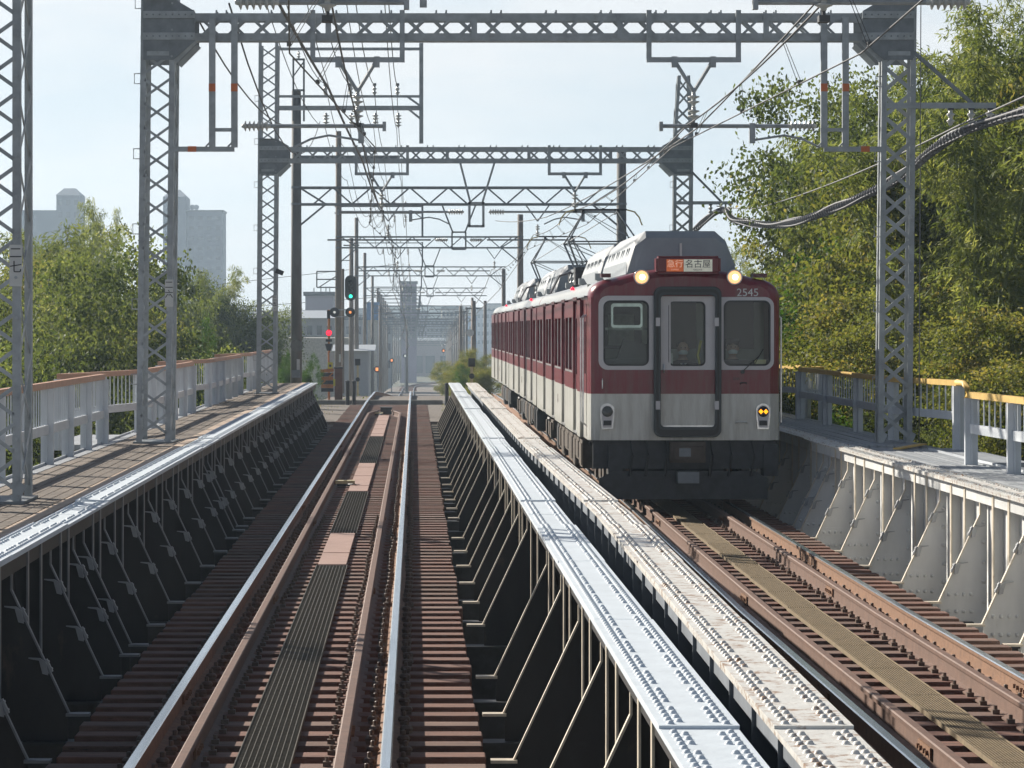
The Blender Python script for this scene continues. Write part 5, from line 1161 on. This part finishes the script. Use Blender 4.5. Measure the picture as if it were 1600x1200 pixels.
# trackside equipment by the right-hand poles
for px, Zq, y0, y1, lab in ((737,118,573,603,'pale trackside device on a post beside the far end of the rusty girder'),(559,150,571,605,'striped trackside marker post between the left poles')):
    t = thing('trackside_device', lab, 'device', (PX(px,Zq), Zq, PZ(y1,Zq)))
    MB().box(-.05,.05,-.05,.05,-.5,PZ(y0,Zq)-PZ(y1,Zq)).build('post', M['beacon'], t); MB().box(-.12,.12,-.1,.1,PZ(y0,Zq)-PZ(y1,Zq)+.001,PZ(y0,Zq)-PZ(y1,Zq)+.3).lathe([(.1,-.14),(.1,-.1)],(0,0,.35),'y',10).build('head', M['black'], t)
for px, Zq, y0, lab in ((740,200,470,'lone pole standing between the portals right of the line'),(720,260,478,'thin lone pole farther along right of the line'),(549,210,372,'brown concrete pole without a beam just right of the green signal'),(594,300,478,'slim lone pole left of the line among the portal poles'),(636,420,500,'lone hazy pole between the far tracks')):
    t = thing('utility_pole', lab, 'pole', (PX(px,Zq), Zq, railz(Zq)-.8)); h_ = PZ(y0,Zq)-(railz(Zq)-.8)
    MB().tube([(0,0,0),(0,0,h_)], [.17,.13], 10).build('shaft', M['pole_w'], t, smooth=True); MB().box(-.5,.5,-.05,.05,h_-.5,h_-.42).build('crossarm', M['galv_d'], t)
    if px == 740: MB().lathe([(.22,0),(.22,.04)], (-.2,-.2,PZ(520,Zq)-(railz(Zq)-.8)), 'y', 14).build('mirror', M['whitep'], t)
# ---------------- buildings ----------------
def building(name, label, Z, x0, x1, y0, y1, m, roof=None, rows=0, cols=0, depth=12, cat='building', base=None, wfrac=.5, hf=.45):
    # x0,x1,y0(top),y1 in photo pixels at distance Z
    X0, X1, zt = PX(x0,Z), PX(x1,Z), PZ(y0,Z); zb = -10.0 if base is None else base
    t = thing(name, label, cat, ((X0+X1)/2, Z, zb)); w_ = X1-X0
    MB().box(-w_/2,w_/2,0,depth,0,zt-zb).build('wall', m, t)
    H_ = zt-zb; vis = zt-PZ(y1,Z)
    if rows and cols:
        ch, cw = vis/rows, w_/cols
        wm = MB().box(-cw*wfrac/2,cw*wfrac/2,-.05*0-.06,-.01,-ch*hf/2,ch*hf/2).mesh('window', winm); fm = MB().box(-cw*wfrac/2-.1,cw*wfrac/2+.1,-.16,-.005,-ch*hf/2-.16,-ch*hf/2-.02).mesh('window_sill', m)
        for r_ in range(rows):
            for c in range(cols):
                o = put('window', wm, t, (-w_/2+cw*(c+.5), 0, H_-ch*(r_+.6))); put('window_sill', fm, o)
    if roof == 'gable': MB().add([(-w_/2-.5,-.5,H_),(w_/2+.5,-.5,H_),(w_/2+.5,depth+.5,H_),(-w_/2-.5,depth+.5,H_),(-w_/2-.5,depth/2,H_+depth*.05),(w_/2+.5,depth/2,H_+depth*.05)], [(0,1,5,4),(2,3,4,5),(0,4,3),(1,2,5),(0,3,2,1)]).build('roof', wallc[7] if m is not wallc[3] else wallc[6], t)
    elif roof == 'flat': MB().box(-w_/2-.25,w_/2+.25,-.25,depth+.25,H_+.003,H_+.5).build('parapet', wallc[6], t)
    elif roof == 'hip': MB().add([(-w_/2-.2,-.2,H_),(w_/2+.2,-.2,H_),(w_/2+.2,depth+.2,H_),(-w_/2-.2,depth+.2,H_),(-w_/4,depth/3,H_+w_*.32),(w_/4,depth/3,H_+w_*.32)], [(0,1,5,4),(2,3,4,5),(0,4,3),(1,2,5),(0,3,2,1)]).build('roof', wallc[5], t)
    return t
Zt = 900
b1 = building('apartment_tower', 'hazy blue-grey tower block with a lower left wing, above the left trees', Zt, 88, 125, 305, 420, wallc[5], 'hip', 6, 3, 14)
MB().box(PX(20,Zt)-b1.location.x,PX(87.6,Zt)-b1.location.x,2,14,0,PZ(328,Zt)+10).build('wing', wallc[5], b1)
b2 = building('apartment_tower', 'hazy blue-grey apartment tower with rows of windows behind the second lattice mast', Zt+5, 292, 348, 331, 520, wallc[5], 'flat', 12, 4, 16, wfrac=.55, hf=.35)
MB().box(PX(256,Zt+5)-b2.location.x,PX(291.6,Zt+5)-b2.location.x,-3,14,0,PZ(308,Zt+5)+10).build('lift_tower', wallc[5], b2)
xx0, xx1 = PX(256,Zt+5)-b2.location.x, PX(291.6,Zt+5)-b2.location.x; hz_ = PZ(308,Zt+5)+10
MB().add([(xx0,-3,hz_),(xx1,-3,hz_),(xx1,14,hz_),(xx0,14,hz_),((xx0+xx1)/2-1,4,hz_+2.2),((xx0+xx1)/2+1,4,hz_+2.2)], [(0,1,5,4),(2,3,4,5),(0,4,3),(1,2,5)]).build('tower_roof', wallc[5], b2)
for dx in (-3.4,-2.3): MB().lathe([(.1,-.1),(.75,0),(.7,.05)], (dx,0,PZ(324,Zt+5)+10), 'y', 12).box(dx-.06,dx+.06,.1,.2,PZ(331,Zt+5)+10.5,PZ(324,Zt+5)+10).build('dish', wallc[7], b2)
building('office_building', 'purple-topped office block rising hazily in the centre distance', 700, 625, 651, 443, 520, wallc[8], 'flat', 5, 3, 12, wfrac=.7, hf=.5)
b = building('warehouse', 'pale lilac building with rooftop masts left of the green signal', 420, 477, 520, 462, 505, wallc[0], 'flat', 0, 0, 20)
for px in (489,500,508,514): MB().box(PX(px,420)-b.location.x-.06,PX(px,420)-b.location.x+.06,4,4.1,PZ(462,420)+10,PZ(449,420)+10).build('mast', M['galv_d'], b)
building('warehouse', 'long dark-roofed grey building behind the crossing', 330, 400, 522, 497, 560, wallc[1], 'gable', 2, 8, 16)
building('warehouse', 'low light building with a pale roof just behind the barrier', 250, 440, 545, 528, 600, wallc[3], None, 0, 0, 12)
building('shed', 'white shed with pale metal roof behind the left poles', 230, 530, 575, 548, 605, wallc[1], 'gable', 0, 0, 8)
building('tower', 'blue cylinder-like block among the left portal poles', 380, 573, 592, 472, 500, wallc[2], None, 0, 0, 8)
building('tower', 'white lower block beneath the blue one among the left poles', 378, 574, 590, 500, 560, wallc[3], None, 0, 0, 8)
building('warehouse', 'grey hazy block right behind the left portal poles', 520, 520, 612, 500, 580, wallc[1], 'flat', 3, 10, 14)
b = building('station_building', 'wide pinkish building with dark openings closing off the end of the line', 800, 598, 704, 532, 585, wallc[4], 'gable', 0, 0, 14)
for px0, px1 in ((603,628),(645,660),(665,679),(688,696)): MB().box(PX(px0,800)-b.location.x,PX(px1,800)-b.location.x,-.3,-.05,PZ(583,800)+10,PZ(556,800)+10).build('opening', winm, b)
random.seed(21)
far = [(390,470,492,wallc[1]),(455,480,487,wallc[3]),(560,600,484,wallc[1]),(600,640,496,wallc[3]),(640,668,488,wallc[0]),(665,700,500,wallc[1]),(690,722,482,wallc[3]),(712,745,494,wallc[2]),(738,772,486,wallc[1]),(760,800,476,wallc[3]),(470,520,494,wallc[6]),(330,400,486,wallc[1])]
for i, (a, b_, y, m) in enumerate(far):
    building('distant_building', ['flat grey','low cream','mid grey','small cream','lilac','grey','pale','bluish','grey wide','taller pale','dark','left grey'][i]+' hazy building on the skyline, number %s from the left group' % ['one','two','three','four','five','six','seven','eight','nine','ten','eleven','twelve'][i] if False else
             ['wide flat grey block on the skyline behind the left lattice mast','low cream block on the skyline left of the dark pole','grey block on the skyline behind the poles right of the signal','small cream block below the purple office','lilac block on the skyline right of the purple office','grey block low on the skyline at the line\'s vanishing point','pale block on the skyline near the right poles','bluish block on the skyline behind the right poles','wide grey block on the skyline next to the train tail','taller pale block on the skyline hidden partly by the train','dark low block on the skyline behind the lilac warehouse','grey block on the skyline left of the third mast'][i],
             900+i*35, a, b_, y, 540, m, 'flat', 4, 5, 20)
# ---------------- vegetation ----------------
def leaf_mesh(name, P, ln, wd, mat_, rng, dirs=None, tint0=0, jitter=.75, up=.5):
    n = len(P); d = rng.normal(size=(n,3)); 
    if dirs is not None: d = dirs+d*jitter
    d /= np.linalg.norm(d, axis=1)[:,None]+1e-9
    r = rng.normal(size=(n,3)); r[:,2] *= .4; s = np.cross(d, r); s /= np.linalg.norm(s, axis=1)[:,None]+1e-9
    L_ = ln*rng.uniform(.6,1.3,n)[:,None]; W_ = wd*rng.uniform(.7,1.2,n)[:,None]
    nrm = np.cross(d, s)
    a = P-d*L_/2; b = P+s*W_/2+nrm*W_*.12; c = P+d*L_/2-np.array([0,0,1])*L_*.12; e = P-s*W_/2+nrm*W_*.12
    v = np.stack([a,b,c,e], 1).reshape(-1,3).astype(np.float32)
    me = bpy.data.meshes.new(name); me.vertices.add(4*n); me.vertices.foreach_set('co', v.ravel())
    me.loops.add(4*n); me.loops.foreach_set('vertex_index', np.arange(4*n, dtype=np.int32))
    me.polygons.add(n); me.polygons.foreach_set('loop_start', np.arange(0, 4*n, 4, dtype=np.int32)); 
    try: me.polygons.foreach_set('loop_total', np.full(n, 4, dtype=np.int32))
    except Exception: pass
    me.update(); me.validate()
    at = me.attributes.new('tint', 'FLOAT', 'FACE'); tt = np.clip(rng.normal(.42, .2, n)+tint0, 0, 1) if np.isscalar(tint0) else np.clip(rng.normal(.0, .14, n)+tint0, 0, 1)
    at.data.foreach_set('value', tt.astype(np.float32)); me.materials.append(mat_); return me
def crown_mesh(kind, seed):
    rng = np.random.default_rng(seed)
    if kind == 'bamboo':      # unit about 10 m tall
        P = []; D = []; T = []; cul = MB()
        for c in range(13):
            b0 = rng.normal(size=2)*.45; az_ = rng.uniform(0, 6.28); lean = rng.uniform(.4,2.3); H_ = rng.uniform(7.4,10.4)
            pts = []
            for k in range(13):
                s_ = k/12; pts.append((b0[0]+math.cos(az_)*lean*s_**2.6, b0[1]+math.sin(az_)*lean*s_**2.6, H_*(s_-.10*s_**4)))
            cul.tube(pts[:], [.045*(1-.85*k/12) for k in range(13)], 5)
            pa = np.array(pts)
            for k in range(30):
                s_ = .22+.78*k/29; f = s_*12; i = min(11, int(f)); p = pa[i]+(pa[i+1]-pa[i])*(f-i)
                for j in range(2):
                    a_ = rng.uniform(0, 6.28); ln = rng.uniform(.4,1.15)*(1.15-s_*.75); tn = rng.normal(.42,.24)
                    q = 46 if s_ < .9 else 34; tt = rng.uniform(.15,1,q)
                    br = np.stack([p[0]+np.cos(a_)*ln*tt, p[1]+np.sin(a_)*ln*tt, p[2]+ln*(.35*tt-.55*tt**2)], 1)
                    P.append(br+rng.normal(size=(q,3))*.075); D.append(np.tile([math.cos(a_)*.6, math.sin(a_)*.6, -.55], (q,1))); T.append(np.full(q, tn))
        P = np.concatenate(P); D = np.concatenate(D); T = np.concatenate(T)
        return leaf_mesh('crown', P, .15, .028, M['leaf_b'], rng, D, T, .5), cul.mesh('stems', M['culm'])
    # broadleaf: unit about radius 1 sphere-ish x 2.4 m
    P = []; D = []; T = []
    nb = 85; mt = {'green':'leaf_g','yellow':'leaf_y','vine':'leaf_v'}[kind]
    lobes = [(np.array([0,0,2.4]), 1.5)]+[(np.array([rng.normal()*.95, rng.normal()*.95, 2.3+rng.normal()*.9]), rng.uniform(.75,1.15)) for _ in range(9)]
    for c, rr in lobes:
        for _ in range(int(34*rr*rr)+6):
            u = rng.normal(size=3); u /= np.linalg.norm(u); 
            if u[2] < -.5 and rng.uniform() < .6: continue
            cc = c+u*rr*rng.uniform(.72,1.08); q = int(rng.uniform(95,200)); r_ = rng.uniform(.16,.34); tn = rng.normal(.42,.27)
            pp = cc+rng.normal(size=(q,3))*np.array([r_,r_,r_*.6])*.75
            P.append(pp); D.append(np.tile(u*.5+np.array([0,0,-.25]), (q,1))); T.append(np.full(q, tn))
    P = np.concatenate(P); D = np.concatenate(D); T = np.concatenate(T)
    tr = MB().tube([(0,0,-.3),(.05,.03,.8),(.0,-.05,1.6),(.1,.0,2.6)], [.13,.11,.08,.03], 7)
    for k in range(9):
        a_ = k*2.4; z0 = .8+.16*k; tr.tube([(0,0,z0),(math.cos(a_)*.5,math.sin(a_)*.5,z0+.45),(math.cos(a_)*1.2,math.sin(a_)*1.2,z0+.8)], [.05,.035,.012], 5)
    return leaf_mesh('crown', P, .068, .042, M[mt], rng, D, T, .9), tr.mesh('trunk', M['bark'])
CR = {k: [crown_mesh(k, s_) for s_ in ss] for k, ss in (('bamboo',(1,2,3)),('green',(11,12,13)),('yellow',(21,22)),('vine',(31,)))}
rv = random.Random(9)
def plant(kind, px, pytop, Z, label, zb=None, wide=1.0, group=None, x=None):
    rad = 2.3*wide
    if Z < 130 and px > 1000: Z = max(Z, (8.0+rad*.95)*F/(px-VX))
    if Z < 160 and px < 440: Z = max(Z, (5.6+rad*.95)*F/(VX-px))
    if px < 400: pytop -= 25
    if px < 440: Z = max(Z, min(150, 6.4*F/max(1, (VX-px)-(VY-pytop)/.8)))
    x_ = PX(px, Z) if x is None else x; zt = PZ(pytop, Z)
    zb = gz(x_, Z) if zb is None else zb
    unit = 10.1 if kind == 'bamboo' else 4.9
    s_ = max(.25, (zt-zb)/unit); cm_, tm_ = rv.choice(CR[kind])
    nm = {'bamboo':'bamboo_clump','green':'broadleaf_tree','yellow':'yellowing_tree','vine':'vine_bush'}[kind]
    cat = {'bamboo':'bamboo','green':'tree','yellow':'tree','vine':'bush'}[kind]
    t = thing(nm, label, cat, (x_, Z, zb), rv.uniform(0,6.28), group)
    sx = s_ if kind == 'bamboo' else min(s_, 1.15)*wide
    if kind == 'bamboo': sx = .75*wide+.25*s_
    put('crown', cm_, t, (0,0,0), scale=(sx, sx, s_)); put('trunk' if kind != 'bamboo' else 'stems', tm_, t, (0,0,0), scale=(sx, sx, s_))
    return t
# left bank
Lp = [('bamboo',-45,300,66,1.6,'dark broadleaf tree at the left picture edge behind the nearest mast'),('bamboo',40,300,90,1.5,'bamboo just right of the nearest lattice mast'),('bamboo',85,325,84,1.3,'bamboo clump below the two-wing tower block'),
      ('bamboo',125,320,80,1.1,'yellow-green bamboo left of the tallest feathery tip'),('bamboo',172,280,78,.6,'tall feathery bamboo tip standing highest among the left trees'),('yellow',140,400,68,1.4,'yellowish tree under the tall bamboo tip on the left'),
      ('green',205,385,76,1.3,'dark tree immediately left of the second lattice mast'),('green',262,410,84,1.4,'dark tree seen through the second lattice mast'),('bamboo',300,408,104,1.1,'bamboo in front of the apartment tower with windows'),('bamboo',335,407,108,.9,'bamboo spray below the right edge of the apartment tower'),
      ('green',345,440,98,1.2,'broadleaf tree left of the second portal mast, lower part in shade'),('bamboo',372,462,112,.7,'drooping bamboo near the skyline left of the second portal'),('green',392,500,114,.8,'small tree peeping left of the second portal mast'),
      ('green',60,440,58,1.3,'shaded bushy tree behind the nearest railing panel'),('green',150,480,60,1.3,'deeply shaded tree above the first refuge railing'),('green',215,470,64,1.3,'dark tree above the orange railing left of the second mast'),('green',300,480,80,1.3,'shaded tree right of the second mast above the middle refuge'),('green',-30,420,54,1.3,'dark tree cut by the left picture edge above the railing'),
      ('vine',312,545,92,.3,'light green young bush by the railing right of the second mast'),('vine',478,560,112,.45,'round bright bush beneath the grey disc at the dark pole'),('vine',447,556,118,.4,'pale bush left of the grey disc behind the third mast')]
for k, px, py, Z, wd, lab in Lp: plant(k, px, py, Z, lab, zb=-4.8 if px < 420 else -1.0, wide=wd)
for i, px in enumerate((-60,10,80,150,220,290,350)):
    plant('green', px, 600, 56+i*6, ['shaded thicket low behind the railing at the left edge','shaded thicket low behind the nearest railing posts','shaded thicket low behind the railing panel end','shaded thicket low behind the first refuge','shaded thicket low behind the second mast foot','shaded thicket low behind the middle refuge','shaded thicket low before the second portal'][i], zb=-6, wide=1.5)
# right bank
Rp = [('bamboo',1285,170,92,.65,'bamboo clump leaning left over the line, farthest left on the right bank'),('bamboo',1300,250,86,.7,'bamboo behind the steady-arm insulator on the right'),('bamboo',1335,195,80,.7,'bamboo between the hanging side frame bars on the right'),
      ('bamboo',1385,120,76,.8,'tall bamboo left of the right lattice mast'),('bamboo',1400,80,72,1.1,'tall bamboo right behind the right lattice mast'),('green',1445,95,68,1.3,'tree at the skyline just right of the right lattice mast'),
      ('bamboo',1490,10,64,1.2,'highest bamboo reaching the upper right of the view'),('bamboo',1545,-40,60,1.3,'bamboo at the top right corner, left of the edge'),('bamboo',1600,-90,58,1.3,'bamboo cut by the right picture edge at the top'),
      ('bamboo',1520,0,76,1.2,'bamboo filling the skyline between the two highest clumps at upper right'),('bamboo',1575,-60,72,1.2,'dense bamboo just left of the top right picture corner'),('green',1560,60,66,1.2,'broadleaf tree under the bamboo at the upper right edge'),('bamboo',1450,45,78,1.0,'bamboo at the skyline between right mast and highest clump'),('green',1500,150,72,1.2,'broadleaf tree below the skyline at the upper right'),
('yellow',1520,90,60,1.4,'yellow-tinged tree high on the right bank'),
      ('bamboo',1215,385,104,.6,'low bamboo above the train roof on the right'),('bamboo',1050,340,118,.8,'small feathery tree above the train roof line'),('bamboo',1105,345,112,.8,'feathery tree behind the second portal right mast'),('bamboo',1150,365,106,.9,'feathery tree between the portal mast and the bank'),('green',1240,420,96,.8,'dark tree right behind the train roof corner')]
for k, px, py, Z, wd, lab in Rp: plant(k, px, py, Z, lab, wide=wd)
kinds = ['green','yellow','bamboo','yellow','bamboo','green']
rows_ = ((250,74,'upper'),(330,68,'middle upper'),(420,63,'middle'),(500,58,'lower middle'),(575,54,'lowest'),(640,50,'foot'))
for j, (py, Z, rn) in enumerate(rows_):
    for i, px in enumerate((1235,1295,1350,1405,1465,1530,1590,1650)):
        if j == 0 and px < 1390 or j == 1 and px < 1290: continue
        if i == 0: px += 40
        pos = ['next to the train corner','left of the hanging frame line','below the side frame','behind the right lattice mast','just right of the lattice mast','towards the right edge','at the right picture edge','cut by the right picture edge'][i]
        k = kinds[(i*3+j*2) % 6]
        if (j, i) in ((3,4),(2,4),(5,3),(4,4)): k = 'vine'
        Zp = Z+rv.uniform(-3,3)-(i-3)*1.2
        plant(k if not (k == 'bamboo' and j > 3) else 'green', px+rv.uniform(-15,15), py+rv.uniform(-25,25), Zp, '%s in %s row of right bank, %s' % ({'green':'green bush','yellow':'olive bush','bamboo':'bamboo','vine':'bright vine bush'}[k if not (k == 'bamboo' and j > 3) else 'green'], rn, pos), wide=.65 if i == 0 else .85 if i == 1 else 1.15)
# right of the line beyond the bridge
for px, py, Z, lab in ((722,560,170,'low green bush between the far right poles'),(748,548,150,'green bush next to the train tail'),(735,575,140,'small bush under the far right poles'),(762,555,135,'bush just left of the train tail'),(708,568,210,'small far bush right of the curve')):
    plant('vine' if px % 2 else 'yellow', px, py, Z, lab, zb=railz(Z)-1.2, wide=.8)
# dry grass on the bank ends
rng = np.random.default_rng(5); n = 9000
P = np.stack([np.where(rng.uniform(size=n) < .5, rng.uniform(-6.5,-2.6,n), rng.uniform(.9,2.4,n)), rng.uniform(97.5,120,n), rng.uniform(-.42,-.2,n)], 1)
me = leaf_mesh('dry_grass', P, .22, .03, M['leaf_y'], rng, np.tile([0,0,1.0], (n,1)), .2, .5); o = bpy.data.objects.new('dry_grass', me); C.objects.link(o)
tag(o, 'dry weeds and litter beside the track where the bridge meets the bank', 'grass', kind='stuff')
# ---------------- haze ----------------
hb = MB().box(-330, 260, -12, 1330, -13, 62).build('haze', M['hill']); hm = bpy.data.materials.new('haze'); hm.use_nodes = True; n = hm.node_tree; n.nodes.clear()
o_ = n.nodes.new('ShaderNodeOutputMaterial'); pv = n.nodes.new('ShaderNodeVolumePrincipled'); pv.inputs['Color'].default_value = (.66,.83,1,1); pv.inputs['Density'].default_value = .0004; pv.inputs['Anisotropy'].default_value = .35
n.links.new(pv.outputs[0], o_.inputs['Volume']); hb.data.materials.clear(); hb.data.materials.append(hm); hb['kind'] = 'stuff'
